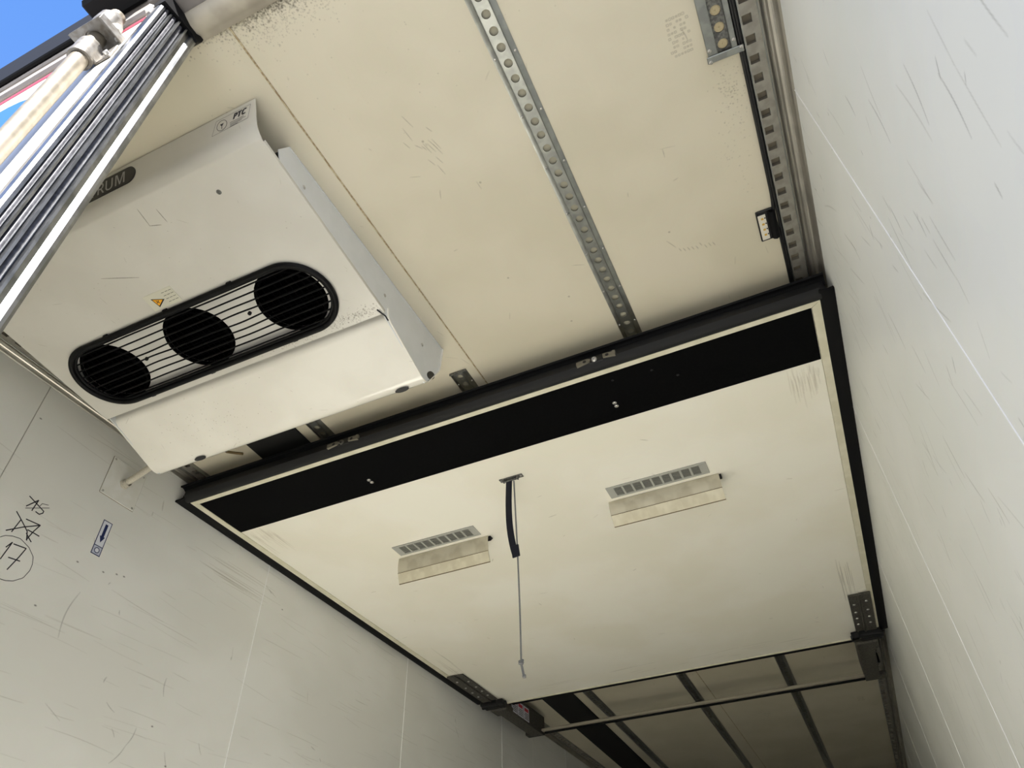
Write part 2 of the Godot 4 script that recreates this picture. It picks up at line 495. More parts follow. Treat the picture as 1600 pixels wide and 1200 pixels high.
	specks(ei, 300, ep.call(-0.04, -0.765), Vector2(55, 8), Color(0.35, 0.32, 0.27), 0.5, 2.0)
	specks(ei, 120, ep.call(-0.25, -0.775), Vector2(60, 6), Color(0.45, 0.42, 0.36), 0.35, 2.0)
	scuffs(ei, 50, Vector2(1, 0.6), 1.2, 5, 26, Color(0.5, 0.47, 0.4), 0.3)
	for q in [[-0.37, -0.25, -0.375, -0.3], [-0.375, -0.3, -0.345, -0.31], [-0.325, -0.27, -0.325, -0.31], [-0.62, -0.37, -0.52, -0.41]]:
		stroke(ei, ep.call(q[0], q[1]), ep.call(q[2], q[3]), 0.9, Color(0.3, 0.28, 0.24), 0.5)
	M.unit_cover = textured(ei, 0.22)
	M.unit_cover.clearcoat_enabled = true
	M.unit_cover.clearcoat = 0.7
	M.unit_cover.clearcoat_roughness = 0.18
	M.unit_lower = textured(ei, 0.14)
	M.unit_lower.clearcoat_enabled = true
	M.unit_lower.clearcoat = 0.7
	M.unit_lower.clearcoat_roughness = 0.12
	M.unit_lower.albedo_color = Color(1.15, 1.15, 1.15)  # brightened copy of the cover, standing in for its glossy reflection


# ---------------------------------------------------------------- setting
func build_setting() -> void:
	# ceiling in two sheets with a sealed joint
	var ce := shell("ceiling", "cream insulated ceiling of the trailer with a sealed lengthwise joint", "ceiling")
	var cuv := func(p: Vector3) -> Vector2: return Vector2((p.x + 1.25) / 2.5, (0.1 - p.z) / 2.5)
	for s in [[-W - 0.07, 0.0935], [0.0965, W + 0.07]]:
		var b := MB.new()
		b.uvf = cuv
		b.box(Vector3(s[0], H, DEEP - 0.07), Vector3(s[1], H + 0.08, 0.0), 0.0015)
		put("ceiling_panel", b, M.ceiling, ce)
	var sb := MB.new()
	var z := 0.0
	while z > DEEP:
		var w := rng.randf_range(0.0014, 0.0024)
		sb.box(Vector3(0.095 - w, H - rng.randf_range(0.0002, 0.0012), z - 0.05), Vector3(0.095 + w, H + 0.02, z), 0.0004)
		z -= 0.05
	put("sealant_bead", sb, M.sealant, ce, "brownish sealant in the ceiling joint")

	for side in [1.0, -1.0]:
		var nm := "wall_right" if side > 0 else "wall_left"
		var wa := shell(nm, "scuffed pale gelcoat side wall on the right of the trailer" if side > 0 else "scuffed pale gelcoat side wall on the left with marker writing", "wall")
		var span := 4.4 if side > 0 else 4.8
		var seams := [0.0, -0.7, -1.886, -3.045, -4.28, -5.47, -6.66, -7.85, -9.04, DEEP - 0.07] if side > 0 else [0.0, -0.68, -1.868, -3.06, -4.282, -5.47, -6.66, -7.85, -9.04, DEEP - 0.07]
		for i in seams.size() - 1:
			var b := MB.new()
			b.uvf = func(p: Vector3) -> Vector2: return Vector2(-p.z / span, (H - p.y) / 1.4)
			b.box(Vector3(side * W, -0.02, seams[i + 1] + 0.0008), Vector3(side * (W + 0.07), H + 0.08, seams[i] - 0.0008), 0.0012)
			put("wall_panel", b, M.wall_right if side > 0 else M.wall_left, wa)
			if i < seams.size() - 2:
				var j := MB.new()
				var bright: bool = side > 0 or i > 0
				j.tube([Vector3(side * W, 0.0, seams[i + 1]), Vector3(side * W, H, seams[i + 1])], (0.0014 if i == 0 else 0.0013) if side > 0 else (0.0019 if i > 0 else 0.0007), 6)
				put("joint_bead", j, M.seal_white if bright else M.seal_dim, wa)
	var f := MB.new()
	f.box(Vector3(-W - 0.07, -0.15, DEEP - 0.07), Vector3(W + 0.07, 0.0, 0.0), 0.003)
	var fl := shell("floor", "pale trailer floor below the frame", "floor")
	put("floor_deck", f, M.floor, fl)
	var b2 := MB.new()
	b2.box(Vector3(-W - 0.07, -0.15, DEEP - 0.15), Vector3(W + 0.07, H + 0.08, DEEP - 0.07), 0.003)
	var wf := shell("wall_front", "pale front wall far inside the trailer", "wall")
	put("wall_panel", b2, M.cream, wf)
	var g := MB.new()
	g.box(Vector3(-60, -1.4, -60), Vector3(60, -1.2, 60))
	var gr := shell("ground", "grey asphalt yard outside the trailer", "ground")
	put("paving", g, M.ground, gr)  # unseen asphalt, kept dark so less light bounces onto the near ceiling

	# rear door frame: header beam and right post
	var hd := shell("trim_1", "dirty grey header beam of the rear door frame", "trim")
	var h1 := MB.new()
	h1.box(Vector3(-W - 0.07, H - 0.002, 0.036), Vector3(W + 0.07, H + 0.18, 0.1), 0.004)
	put("header_beam", h1, M.frame_grey, hd)
	var h2 := MB.new()
	h2.strip([Vector2(0.036, 0.012), Vector2(0.034, -0.008), Vector2(0.022, -0.013), Vector2(0.008, -0.013), Vector2(0.002, -0.006), Vector2(-0.006, -0.004), Vector2(-0.012, 0.0)], 0.012, Vector3(-W, H, 0), Vector3(0, 0, 1), Vector3.UP, Vector3.RIGHT, 2 * W)
	put("inner_moulding", h2, M.frame_dirty, hd, "dirty cream moulding along the header")
	var h3 := MB.new()
	h3.box(Vector3(-W - 0.07, H + 0.012, 0.1), Vector3(W + 0.07, H + 0.205, 0.112), 0.003)
	put("buffer_strip", h3, M.rubber, hd, "black rubber strip over the door")
	var h4 := MB.new()
	h4.box(Vector3(-0.165, H - 0.01, 0.1), Vector3(-0.02, H + 0.22, 0.16), 0.008)
	put("buffer_block", h4, M.rubber, hd, "black rubber block above the locking bar")
	var ps := shell("trim_2", "right post of the rear door frame", "trim")
	var p1 := MB.new()
	p1.box(Vector3(W, -0.15, 0.0), Vector3(W + 0.07, H + 0.08, 0.1), 0.004)
	put("post", p1, M.frame_grey, ps)

	# cove profiles along both upper edges
	for side in [1.0, -1.0]:
		var tr := shell("trim_3" if side > 0 else "trim_4", "ribbed aluminium cove profile along the %s upper edge" % ("right" if side > 0 else "left"), "trim")
		var c := MB.new()
		var pr := [Vector2(0.047, 0.0), Vector2(0.0455, -0.006), Vector2(0.043, -0.007), Vector2(0.0405, -0.0035), Vector2(0.036, -0.004), Vector2(0.034, -0.011), Vector2(0.0315, -0.0145), Vector2(0.0285, -0.0125), Vector2(0.026, -0.013), Vector2(0.0215, -0.019), Vector2(0.0165, -0.0225), Vector2(0.0125, -0.0225), Vector2(0.0085, -0.028), Vector2(0.0045, -0.0365), Vector2(0.0, -0.041)]
		var poly := PackedVector2Array()
		for q in pr: poly.append(q * (1.0 if side > 0 else 0.62))
		poly.append(Vector2.ZERO)
		c.prism(poly, Vector3(side * W, H, -0.02), Vector3(-side, 0, 0), Vector3.UP, Vector3.FORWARD, -DEEP - 0.02)
		put("cove_profile", c, M.alu_worn, tr)


func build_marks() -> void:
	# marker writing on the left wall
	var wl := get_node("wall_left")
	var lines := [
		[-0.808, 2.036, -0.849, 2.041, -0.841, 2.009, -0.825, 1.959], [-0.812, 1.993, -0.849, 1.998], [-0.792, 2.017, -0.803, 2.039, -0.793, 1.978],
		[-0.763, 2.036, -0.774, 2.047, -0.795, 2.056, -0.82, 2.06, -0.855, 2.048, -0.88, 2.028, -0.888, 2.006, -0.889, 1.985, -0.88, 1.957, -0.856, 1.936, -0.835, 1.928, -0.819, 1.926, -0.79, 1.932, -0.768, 1.948],
		[-0.785, 2.194, -0.818, 2.183, -0.847, 2.173, -0.847, 2.166, -0.838, 2.157, -0.824, 2.159], [-0.79, 2.16, -0.817, 2.197, -0.812, 2.156], [-0.791, 2.153, -0.859, 2.192], [-0.828, 2.181, -0.832, 2.193, -0.852, 2.199],
		[-0.771, 2.13, -0.786, 2.12, -0.812, 2.102, -0.828, 2.09, -0.839, 2.064], [-0.795, 2.114, -0.786, 2.066], [-0.769, 2.062, -0.811, 2.096, -0.857, 2.127],
		[-0.808, 2.123, -0.833, 2.125, -0.857, 2.127, -0.846, 2.099, -0.837, 2.065], [-0.827, 2.095, -0.849, 2.095, -0.869, 2.094], [-0.828, 2.084, -0.84, 2.075, -0.854, 2.066]]
	var groups := {"circled_number": [0, 1, 2, 3], "upper_mark": [4, 5, 6, 7], "middle_mark": [8, 9, 10, 11, 12, 13]}
	for gname in groups:
		var b := MB.new()
		for k in groups[gname]:
			var q: Array = lines[k]
			var pts := []
			for i in range(0, q.size(), 2): pts.append(Vector3(-W + 0.0003, q[i + 1], q[i]))
			if k == 3:                                     # smooth the ring
				var cv := Curve3D.new()
				for i in pts.size():
					var d: Vector3 = (pts[mini(i + 1, pts.size() - 1)] - pts[maxi(i - 1, 0)]) / 6.0
					cv.add_point(pts[i], -d, d)
				pts = []
				for i in 60: pts.append(cv.sample_baked(cv.get_baked_length() * i / 59.0))
			for i in pts.size() - 1:
				var a: Vector3 = pts[i]
				var c: Vector3 = pts[i + 1]
				var d := (c - a).normalized()
				var s := d.cross(Vector3.RIGHT) * (0.001 if k == 3 or k == 6 or k == 7 else 0.0018)
				b.quad(a - s - d * 0.0005, a + s - d * 0.0005, c + s + d * 0.0005, c - s + d * 0.0005, Vector3.RIGHT)
		put("marker_" + gname, b, M.ink, wl, "black marker writing")

	# direction sticker
	var st := thing("sticker", "small white sticker with a navy arrow pointing down to a circle, on left wall", "sticker", Vector3(-W, 2.192, -1.068))
	var cz := -1.068
	var b1 := MB.new()
	b1.box(Vector3(-W, 2.128, cz - 0.0185), Vector3(-W + 0.0004, 2.256, cz + 0.0185))
	put("border", b1, M.navy, st)
	var b3 := MB.new()
	b3.box(Vector3(-W + 0.0004, 2.162, cz - 0.0155), Vector3(-W + 0.0007, 2.253, cz + 0.0155))
	put("arrow_field", b3, M.paper, st)
	var b4 := MB.new()
	b4.box(Vector3(-W + 0.0004, 2.131, cz - 0.0155), Vector3(-W + 0.0007, 2.159, cz + 0.0155))
	put("circle_field", b4, M.paper_grey, st)
	var b5 := MB.new()
	b5.prism(PackedVector2Array([Vector2(-0.0055, 0.043), Vector2(0.0055, 0.043), Vector2(0.0055, -0.003), Vector2(0.0105, -0.003), Vector2(0.0, -0.026), Vector2(-0.0105, -0.003), Vector2(-0.0055, -0.003)]), Vector3(-W + 0.0007, 2.2, cz), Vector3(0, 0, -1), Vector3.UP, Vector3.RIGHT, 0.0003)
	put("arrow", b5, M.navy, st)
	var b6 := MB.new()
	b6.lathe(Vector3(-W + 0.0007, 2.145, cz), Vector3.RIGHT, [Vector2(0.0075, 0), Vector2(0.0102, 0.0), Vector2(0.0102, 0.0003), Vector2(0.0075, 0.0003)], 28)
	put("ring", b6, M.navy, st)
	var b7 := MB.new()
	b7.lathe(Vector3(-W + 0.0007, 2.145, cz), Vector3.RIGHT, [Vector2(0.0075, 0.0002), Vector2(0.0, 0.0002)], 24)
	put("disc", b7, M.paper, st)

	# access plate and hose
	var ap := thing("access_plate", "square pale cover plate screwed to left wall round the hose", "plate", Vector3(-W, 2.413, -1.066))
	var a1 := MB.new()
	a1.obox(Vector3(-W + 0.0014, 2.413, -1.066), Vector3(0.0028, 0.152, 0.148), Basis.IDENTITY, 0.0008)
	put("plate", a1, M.wall_plate, ap)
	var a2 := MB.new()
	for e in [[0.0765, 0.0], [-0.0765, 0.0], [0.0, 0.0745], [0.0, -0.0745]]:
		var vert: bool = e[1] != 0.0
		a2.obox(Vector3(-W + 0.0003, 2.413 + e[0], -1.066 + e[1]), Vector3(0.0006, 0.152 if vert else 0.0016, 0.0016 if vert else 0.148))
	put("dirt_line", a2, M.brown, ap)
	for s in [[1, 1], [1, -1], [-1, 1], [-1, -1]]:
		var q := MB.new()
		q.lathe(Vector3(-W + 0.0028, 2.413 + s[0] * 0.067, -1.066 + s[1] * 0.065), Vector3.RIGHT, [Vector2(0.0042, 0), Vector2(0.0036, 0.0016), Vector2(0.0012, 0.002), Vector2(0.001, 0.001), Vector2(0, 0.001)], 12)
		put("screw", q, M.steel, ap)
	var ho := thing("drain_hose", "short off-white hose running from the left wall plate up into the cooling unit", "hose", Vector3(-W, 2.411, -1.067))
	var cv := Curve3D.new()
	cv.add_point(Vector3(-W + 0.004, 2.411, -1.067), Vector3.ZERO, Vector3(0.05, 0.004, -0.01))
	cv.add_point(Vector3(-1.13, 2.43, -1.055), Vector3(-0.04, -0.008, 0.0), Vector3(0.03, 0.008, 0.0))
	cv.add_point(Vector3(-1.046, 2.447, -1.045), Vector3(-0.03, -0.005, 0), Vector3.ZERO)
	var pts := []
	for i in 25: pts.append(cv.sample_baked(cv.get_baked_length() * i / 24.0))
	var t1 := MB.new()
	t1.tube(pts, 0.0115, 14)
	put("hose", t1, M.hose, ho)
	var t2 := MB.new()
	t2.lathe(Vector3(-W + 0.002, 2.411, -1.067), Vector3.RIGHT, [Vector2(0.0, 0.0), Vector2(0.019, 0.0), Vector2(0.019, 0.008), Vector2(0.0155, 0.010), Vector2(0.0155, 0.022), Vector2(0.012, 0.024)], 6)
	put("fitting", t2, M.hose, ho, "chalky hexagonal fitting at the wall")


# ---------------------------------------------------------------- rails
# hat-shaped load rail with round holes; own axes: along -z, ceiling at y 0
func round_rail(nm: String, label: String, x: float, z0: float, z1: float, turn: float, riv: float, close := false) -> void:
	var o := thing(nm, label, "rail", Vector3(x, H, z0))
	o.rotation.y = turn
	var L := z0 - z1
	var w := 0.0175
	var b := MB.new()
	var n := int(L / 0.04)
	for i in n:
		b.cell(Rect2(-w, -(i + 1) * 0.04, 2 * w, 0.04), circle_hole(Vector2(0, -(i + 0.5) * 0.04), 0.0107), Vector3(0, -0.009, 0), Vector3.RIGHT, Vector3(0, 0, 1), Vector3.DOWN, 0.0025)
	put("web", b, M.galv, o, "", true)
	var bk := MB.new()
	bk.box(Vector3(-0.0165, -0.0012, -n * 0.04), Vector3(0.0165, -0.0002, 0.0))  # strip added behind the holes to colour in their shade
	put("shade_strip", bk, M.rail_hole_shade, o, "", true)
	var c := MB.new()
	for s in [-1.0, 1.0]:
		c.strip([Vector2(s * 0.0318, -0.0002), Vector2(s * 0.0318, -0.0024), Vector2(s * 0.0192, -0.0026), Vector2(s * 0.0182, -0.0105), Vector2(s * 0.0165, -0.0105)], 0.0012 * -s, Vector3.ZERO, Vector3.RIGHT, Vector3.UP, Vector3.FORWARD, n * 0.04)
	put("flange", c, M.galv, o, "", true)
	if riv > 0.0:
		var rb := MB.new()
		rb.lathe(Vector3.ZERO, Vector3.DOWN, [Vector2(0.0036, 0.0), Vector2(0.0034, 0.0012), Vector2(0.0022, 0.0022), Vector2(0.001, 0.0024), Vector2(0.0008, 0.0014), Vector2(0, 0.0014)], 10)
		var rm := mesh_of(rb, M.steel)
		var k := riv
		while k < minf(L, 1.5 if z0 > -1.0 else 0.5):
			for s in [-1.0, 1.0]: inst("rivet", rm, o, Vector3(s * 0.0262, -0.0025, -k), Basis.IDENTITY, true)
			k += 0.157
	if close:
		var e := MB.new()
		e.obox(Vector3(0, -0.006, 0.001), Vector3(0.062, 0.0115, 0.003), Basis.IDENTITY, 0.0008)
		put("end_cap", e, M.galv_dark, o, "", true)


func build_rails() -> void:
	round_rail("load_rail", "galvanised ceiling rail with round holes between the cooling unit and right wall", 0.636, -0.1, -9.5, 0.0035, 0.085)
	round_rail("load_rail", "galvanised ceiling rail with round holes whose end starts beside the cooling unit's back corner", 0.03, -1.248, -9.5, 0.0115, 0.06, true)
	round_rail("load_rail", "galvanised ceiling rail with round holes emerging from behind the cooling unit, beside dark strip", -0.575, -1.137, -9.5, 0.023, 0.0)

	# slotted edge rails
	for side in [1.0, -1.0]:
		var o := thing("slotted_rail", "grey edge rail with square slots along the right wall's top corner" if side > 0 else "grey edge rail with square slots along the left wall's top corner", "rail", Vector3(side * 1.173, H, 0))
		var b := MB.new()
		var n := 190
		var z0 := -0.425
		var st := 0.0494
		var y := H - 0.015
		for i in n:
			var zc: float = z0 - i * st - 0.024
			b.cell(Rect2(1.1535 * side if side > 0 else -1.193, zc - st / 2, 0.0395, st), square_hole(Vector2(side * 1.167, zc), Vector2(0.0108, 0.0108)), Vector3(0, y, 0), Vector3.RIGHT, Vector3(0, 0, 1), Vector3.DOWN, 0.0135)
		b.quad(Vector3(side * 1.1535, y, z0), Vector3(side * 1.193, y, z0), Vector3(side * 1.193, y, -0.02), Vector3(side * 1.1535, y, -0.02), Vector3.DOWN)
		put("slotted_plate", b, M.track, o)
		var c := MB.new()
		c.box(Vector3(side * 1.1515, y - 0.0005, -9.8), Vector3(side * 1.1535, H, -0.02))
		c.box(Vector3(side * 1.193, y - 0.003, -9.8), Vector3(side * 1.196, H, -0.02), 0.001)
		put("edge_lip", c, M.galv, o)
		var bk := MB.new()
		bk.box(Vector3(side * 1.155, H - 0.0015, -9.8), Vector3(side * 1.192, H, -0.02))  # dark strip added behind the slots to colour in their shade
		put("shade_strip", bk, M.slot_shade, o)

	# short wide piece with plugged holes
	var s := thing("rail_end", "short wide galvanised rail end with three plugged holes and a riveted end bracket", "rail", Vector3(1.107, H, -0.5))
	var zb := -0.556
	var w1 := MB.new()
	var k := 0
	while k < 12:
		var zc := -0.535 + k * 0.0403
		w1.cell(Rect2(1.0905, zc - 0.02015, 0.0325, 0.0403), circle_hole(Vector2(1.107, zc), 0.0122), Vector3(0, H - 0.004, 0), Vector3.RIGHT, Vector3(0, 0, 1), Vector3.DOWN, 0.003)
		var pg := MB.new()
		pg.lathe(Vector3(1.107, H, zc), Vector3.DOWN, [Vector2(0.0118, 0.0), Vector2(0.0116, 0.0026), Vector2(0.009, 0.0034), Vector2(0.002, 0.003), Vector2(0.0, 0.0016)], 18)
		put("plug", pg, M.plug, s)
		k += 1
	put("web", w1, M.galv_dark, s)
	var w2 := MB.new()
	w2.box(Vector3(1.068, H - 0.0115, zb), Vector3(1.0905, H, -0.02), 0.001)
	w2.box(Vector3(1.123, H - 0.0115, zb), Vector3(1.1362, H, -0.02), 0.001)
	w2.box(Vector3(1.0885, H - 0.0135, zb), Vector3(1.0905, H, -0.02), 0.0005)
	w2.box(Vector3(1.123, H - 0.0135, zb), Vector3(1.125, H, -0.02), 0.0005)
	put("flange", w2, M.galv, s)
	var w3 := MB.new()
	w3.obox(Vector3(1.1065, H - 0.0138, -0.5575), Vector3(0.086, 0.004, 0.017), Basis(Vector3.UP, 0.04), 0.0015)
	put("end_bracket", w3, M.galv, s)
	for q in [[1.0705, -0.561, 0.0158], [1.144, -0.554, 0.0158], [1.0735, -0.535, 0.0115], [1.131, -0.532, 0.0115]]:
		var rv := MB.new()
		rv.lathe(Vector3(q[0], H - q[2], q[1]), Vector3.DOWN, [Vector2(0.005, 0), Vector2(0.0046, 0.0016), Vector2(0.0028, 0.0026), Vector2(0.0012, 0.0028), Vector2(0.001, 0.0014), Vector2(0, 0.0014)], 14)
		put("rivet", rv, M.steel, s)

	# cable along the right rail
	var ca := thing("cable", "black double cable running along the right edge rail to the lamp", "cable", Vector3(1.146, H, -0.7))
	for q in [[1.1475, 0.0], [1.1420, 1.3]]:
		var pts := []
		for i in 61:
			var zz := -0.05 - i * 0.0235
			var dip := 0.004 * sin(zz * 9.0 + q[1]) + 0.003 * sin(zz * 3.1)
			pts.append(Vector3(q[0] + dip * 0.12 - (0.006 * exp(-pow((zz + 1.08) / 0.05, 2)) if q[1] > 0 else 0.0), H - 0.0058, zz))
		var t := MB.new()
		t.tube(pts, 0.0047, 10)
		put("sheath", t, M.black, ca)

	# small lamp with its cover missing
	var ld := thing("lamp", "small black ceiling lamp with bare four-chip board beside the right edge rail", "lamp", Vector3(1.112, H, -1.095))
	var l1 := MB.new()
	l1.box(Vector3(1.088, H - 0.008, -1.149), Vector3(1.135, H, -1.041), 0.002)
	put("housing", l1, M.black, ld)
	var l3 := MB.new()
	l3.strip([Vector2(1.118, -0.008), Vector2(1.122, -0.016), Vector2(1.130, -0.02), Vector2(1.138, -0.014), Vector2(1.14, 0.0)], 0.003, Vector3(0, H, -1.045), Vector3.RIGHT, Vector3.UP, Vector3.FORWARD, 0.1)
	put("cable_cover", l3, M.rubber, ld)
	var l2 := MB.new()
	l2.box(Vector3(1.0915, H - 0.0105, -1.142), Vector3(1.1125, H - 0.008, -1.052), 0.0006)
	put("board", l2, M.led, ld, "bare white circuit board")
	for i in 4:
		var q := MB.new()
		q.box(Vector3(1.099, H - 0.0125, -1.068 - i * 0.0195), Vector3(1.106, H - 0.0105, -1.061 - i * 0.0195), 0.0008)
		put("led_chip", q, M.led_chip, ld)
		var q2 := MB.new()
		q2.box(Vector3(1.1085, H - 0.0118, -1.066 - i * 0.0195), Vector3(1.1115, H - 0.0105, -1.062 - i * 0.0195))
		put("resistor", q2, M.black, ld)

	# wide dark strip on the ceiling
	var ds := thing("ceiling_strip", "wide flat dark grey strip running lengthwise on the ceiling left of the rails", "strip", Vector3(-0.77, H, -1.26))
	ds.rotation.y = 0.0285
	var d1 := MB.new()
	d1.box(Vector3(-0.113, -0.006, -8.2), Vector3(0.113, 0.0, 0.7), 0.001)
	put("strip", d1, M.strip_dark, ds, "", true)
	# loose wire end behind the unit
	var wr := thing("wire_end", "short brass-coloured wire end hanging behind the cooling unit", "wire", Vector3(-0.92, H - 0.02, -1.24))
	var w5 := MB.new()
	w5.tube([Vector3(-0.985, H, -1.2), Vector3(-0.975, H - 0.018, -1.215), Vector3(-0.96, H - 0.022, -1.232)], 0.004, 8)
	put("lead", w5, M.black, wr)
	var w6 := MB.new()
	w6.tube([Vector3(-0.96, H - 0.022, -1.232), Vector3(-0.935, H - 0.024, -1.25), Vector3(-0.905, H - 0.03, -1.262)], 0.0055, 8)
	put("ferrule", w6, M.brown, wr)


# ---------------------------------------------------------------- evaporator
const KS := 0.1069
func main_y(z: float) -> float: return 2.496 + KS * (z + 0.21)


func label_text(s: String, size: float, m: Material, parent: Node, at: Vector3, bs: Basis, nm: String, italic := true, weight := 700, depth := 0.0004) -> void:
	var f := SystemFont.new()
	f.font_names = PackedStringArray(["Droid Sans"])
	f.font_italic = italic
	f.font_weight = weight
	var t := TextMesh.new()
	t.text = s
	t.font = f
	t.font_size = 64
	t.pixel_size = size / 64.0
	t.depth = depth
	t.material = m
	var o := MeshInstance3D.new()
	o.name = nm
	o.mesh = t
	o.transform = Transform3D(bs, at - origin_of(parent))
	parent.add_child(o, true)


func build_unit() -> void:
	var un := thing("evaporator_unit", "white ceiling-mounted cooling unit with a three-fan black grille", "cooling unit", Vector3(-0.49, H, -0.65))
	var xl := -1.03
	var xr := 0.042
	var euv := func(p: Vector3) -> Vector2: return Vector2((p.x + 1.1) / 1.2, (-0.1 - p.z) / 1.1)

	# body behind the sheets: profile in (z, y)
	var bd := MB.new()
	var prof := PackedVector2Array([Vector2(-0.315, H), Vector2(-0.315, main_y(-0.315) + 0.024), Vector2(-0.5, main_y(-0.5) + 0.024)])
	var prof2 := PackedVector2Array([Vector2(-0.775, main_y(-0.775) + 0.024), Vector2(-0.8, 2.476), Vector2(-0.83, 2.446), Vector2(-1.03, 2.382), Vector2(-1.105, 2.49), Vector2(-1.12, H), Vector2(-0.775, H)])
	bd.prism(prof2, Vector3(xl + 0.012, 0, 0), Vector3(0, 0, 1), Vector3.UP, Vector3.RIGHT, xr - xl - 0.024)
	var pr3 := PackedVector2Array([prof[0], prof[1], prof[2], Vector2(-0.5, H)])
	bd.prism(pr3, Vector3(xl + 0.012, 0, 0), Vector3(0, 0, 1), Vector3.UP, Vector3.RIGHT, xr - xl - 0.024)
	put("body", bd, M.unit_body, un)
	# recessed white plate with three round openings
	var fx := [-0.19, -0.528, -0.866]
	var zc := -0.655
	var tilt := Vector3(0, KS, 1).normalized()            # +z along the sheet
	var down := Vector3(0, -1, KS).normalized()
	var o0 := Vector3(0, main_y(zc) + 0.024, zc)
	var rp := MB.new()
	var edges := [xr - 0.012, -0.359, -0.697, xl + 0.012]
	for i in 3:
		rp.cell(Rect2(edges[i + 1], -0.122, edges[i] - edges[i + 1], 0.28), circle_hole(Vector2(fx[i], 0.0), 0.097, 40), o0, Vector3.RIGHT, tilt, down, 0.002)
	put("fan_plate", rp, M.white, un)

	# fans
	for i in 3:
		var c: Vector3 = o0 + Vector3(fx[i], 0, 0)
		var fn := MB.new()
		fn.lathe(c, -down, [Vector2(0.0, 0.085), Vector2(0.097, 0.085), Vector2(0.097, 0.0), Vector2(0.103, -0.004), Vector2(0.106, 0.0)], 40)
		var fm := put("fan", fn, M.fan, un, "black axial fan behind the grille")
		var hub := MB.new()
		hub.lathe(c - down * 0.02, down, [Vector2(0.0, 0.016), Vector2(0.03, 0.014), Vector2(0.036, 0.006), Vector2(0.036, -0.05)], 20)
		put("hub", hub, M.fan, fm)
		for k in 5:
			var bl := MB.new()
			var an := TAU * k / 5.0 + i
			var ra := Vector3.RIGHT * cos(an) + tilt * sin(an)
			var ta := Vector3.RIGHT * -sin(an) + tilt * cos(an)
			var bb := Basis(ra, ta.rotated(ra, 0.5), -down.rotated(ra, 0.5)).orthonormalized()
			bl.obox(c - down * 0.045 + ra * 0.062, Vector3(0.058, 0.055, 0.003), bb, 0.001)
			put("blade", bl, M.fan, fm)

	# cover sheet: flange, bend, sheet with the long opening
	var cv := MB.new()
	cv.uvf = euv
	var fp := [Vector2(-0.1755, 2.5955)]
	var a0 := Vector2(-0.200, 2.532)
	var a1 := Vector2(-0.209, 2.507)
	var a2 := Vector2(-0.235, main_y(-0.235))
	fp.append(a0)
	for i in range(1, 8):
		var t := i / 8.0
		fp.append(a0.lerp(a1, t).lerp(a1.lerp(a2, t), t))
	fp.append(a2)
	fp.append(Vector2(-0.3, main_y(-0.3)))
	cv.strip(fp, -0.0025, Vector3(xl, 0, 0), Vector3(0, 0, 1), Vector3.UP, Vector3.RIGHT, xr - xl)
	var ce := -0.645
	var cxl := -0.862
	var cxr := -0.162
	var R := 0.108
	var top := PackedVector2Array()
	var bot := PackedVector2Array()
	var n := 20
	for i in n + 1:                                        # right half circle, upper then lower quarter
		pass
	var up_arc := []
	var lo_arc := []
	for i in n + 1:
		var an := PI / 2 * i / n
		up_arc.append(Vector2(cxr + R * cos(an), R * sin(an)))
		lo_arc.append(Vector2(cxr + R * cos(an), -R * sin(an)))
	for i in range(n, -1, -1):
		var an := PI / 2 * i / n
		up_arc.append(Vector2(cxl - R * cos(an), R * sin(an)))
		lo_arc.append(Vector2(cxl - R * cos(an), -R * sin(an)))
	var zt := -0.3 - ce
	var zb := -0.788 - ce
	top.append_array([Vector2(xr, zt), Vector2(xr, 0)])
	for q in up_arc: top.append(q)
	top.append_array([Vector2(xl, 0), Vector2(xl, zt)])
	bot.append_array([Vector2(xl, 0)])
	for i in range(lo_arc.size() - 1, -1, -1): bot.append(lo_arc[i])
	bot.append_array([Vector2(xr, 0), Vector2(xr, zb), Vector2(xl, zb)])
	var om := Vector3(0, main_y(ce), ce)
	var ez := Vector3(0, KS, 1)
	cv.prism(top, om, Vector3.RIGHT, ez, -down, 0.0025)
	cv.prism(bot, om, Vector3.RIGHT, ez, -down, 0.0025)
	# turned-up edges right and left, and along the seam
	for x in [xr, xl]:
		cv.obox(Vector3(x, main_y(-0.515) + 0.006, -0.515), Vector3(0.0025, 0.012, 0.552), Basis(Vector3.RIGHT, -atan(KS)), 0.001)
	cv.obox(Vector3((xl + xr) / 2, main_y(-0.789) + 0.005, -0.789), Vector3(xr - xl, 0.011, 0.0025), Basis.IDENTITY, 0.001)
	put("cover_sheet", cv, M.unit_cover, un)

	# lower sheet, rounded along its back
	var lw := MB.new()
	lw.uvf = euv
	var lpf := [Vector2(-0.806, 2.476), Vector2(-0.8095, 2.454), Vector2(-0.815, 2.4415), Vector2(-0.828, 2.431), Vector2(-1.005, 2.3735)]
	for i in range(1, 7):
		var t := i / 7.0
		lpf.append(Vector2(-1.005, 2.3735).lerp(Vector2(-1.042, 2.3625), t).lerp(Vector2(-1.042, 2.3625).lerp(Vector2(-1.06, 2.395), t), t))
	lpf.append_array([Vector2(-1.06, 2.395), Vector2(-1.117, 2.487), Vector2(-1.13, 2.598)])
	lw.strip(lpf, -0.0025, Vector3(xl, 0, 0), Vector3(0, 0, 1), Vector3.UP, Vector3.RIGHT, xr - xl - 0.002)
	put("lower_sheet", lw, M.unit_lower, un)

	# side panels
	var sp := PackedVector2Array([Vector2(-0.315, 2.597), Vector2(-0.29, 2.545), Vector2(-0.312, main_y(-0.312) + 0.004), Vector2(-0.79, main_y(-0.79) + 0.004), Vector2(-1.005, 2.378), Vector2(-1.038, 2.37), Vector2(-1.058, 2.398), Vector2(-1.115, 2.488), Vector2(-1.129, 2.597)])
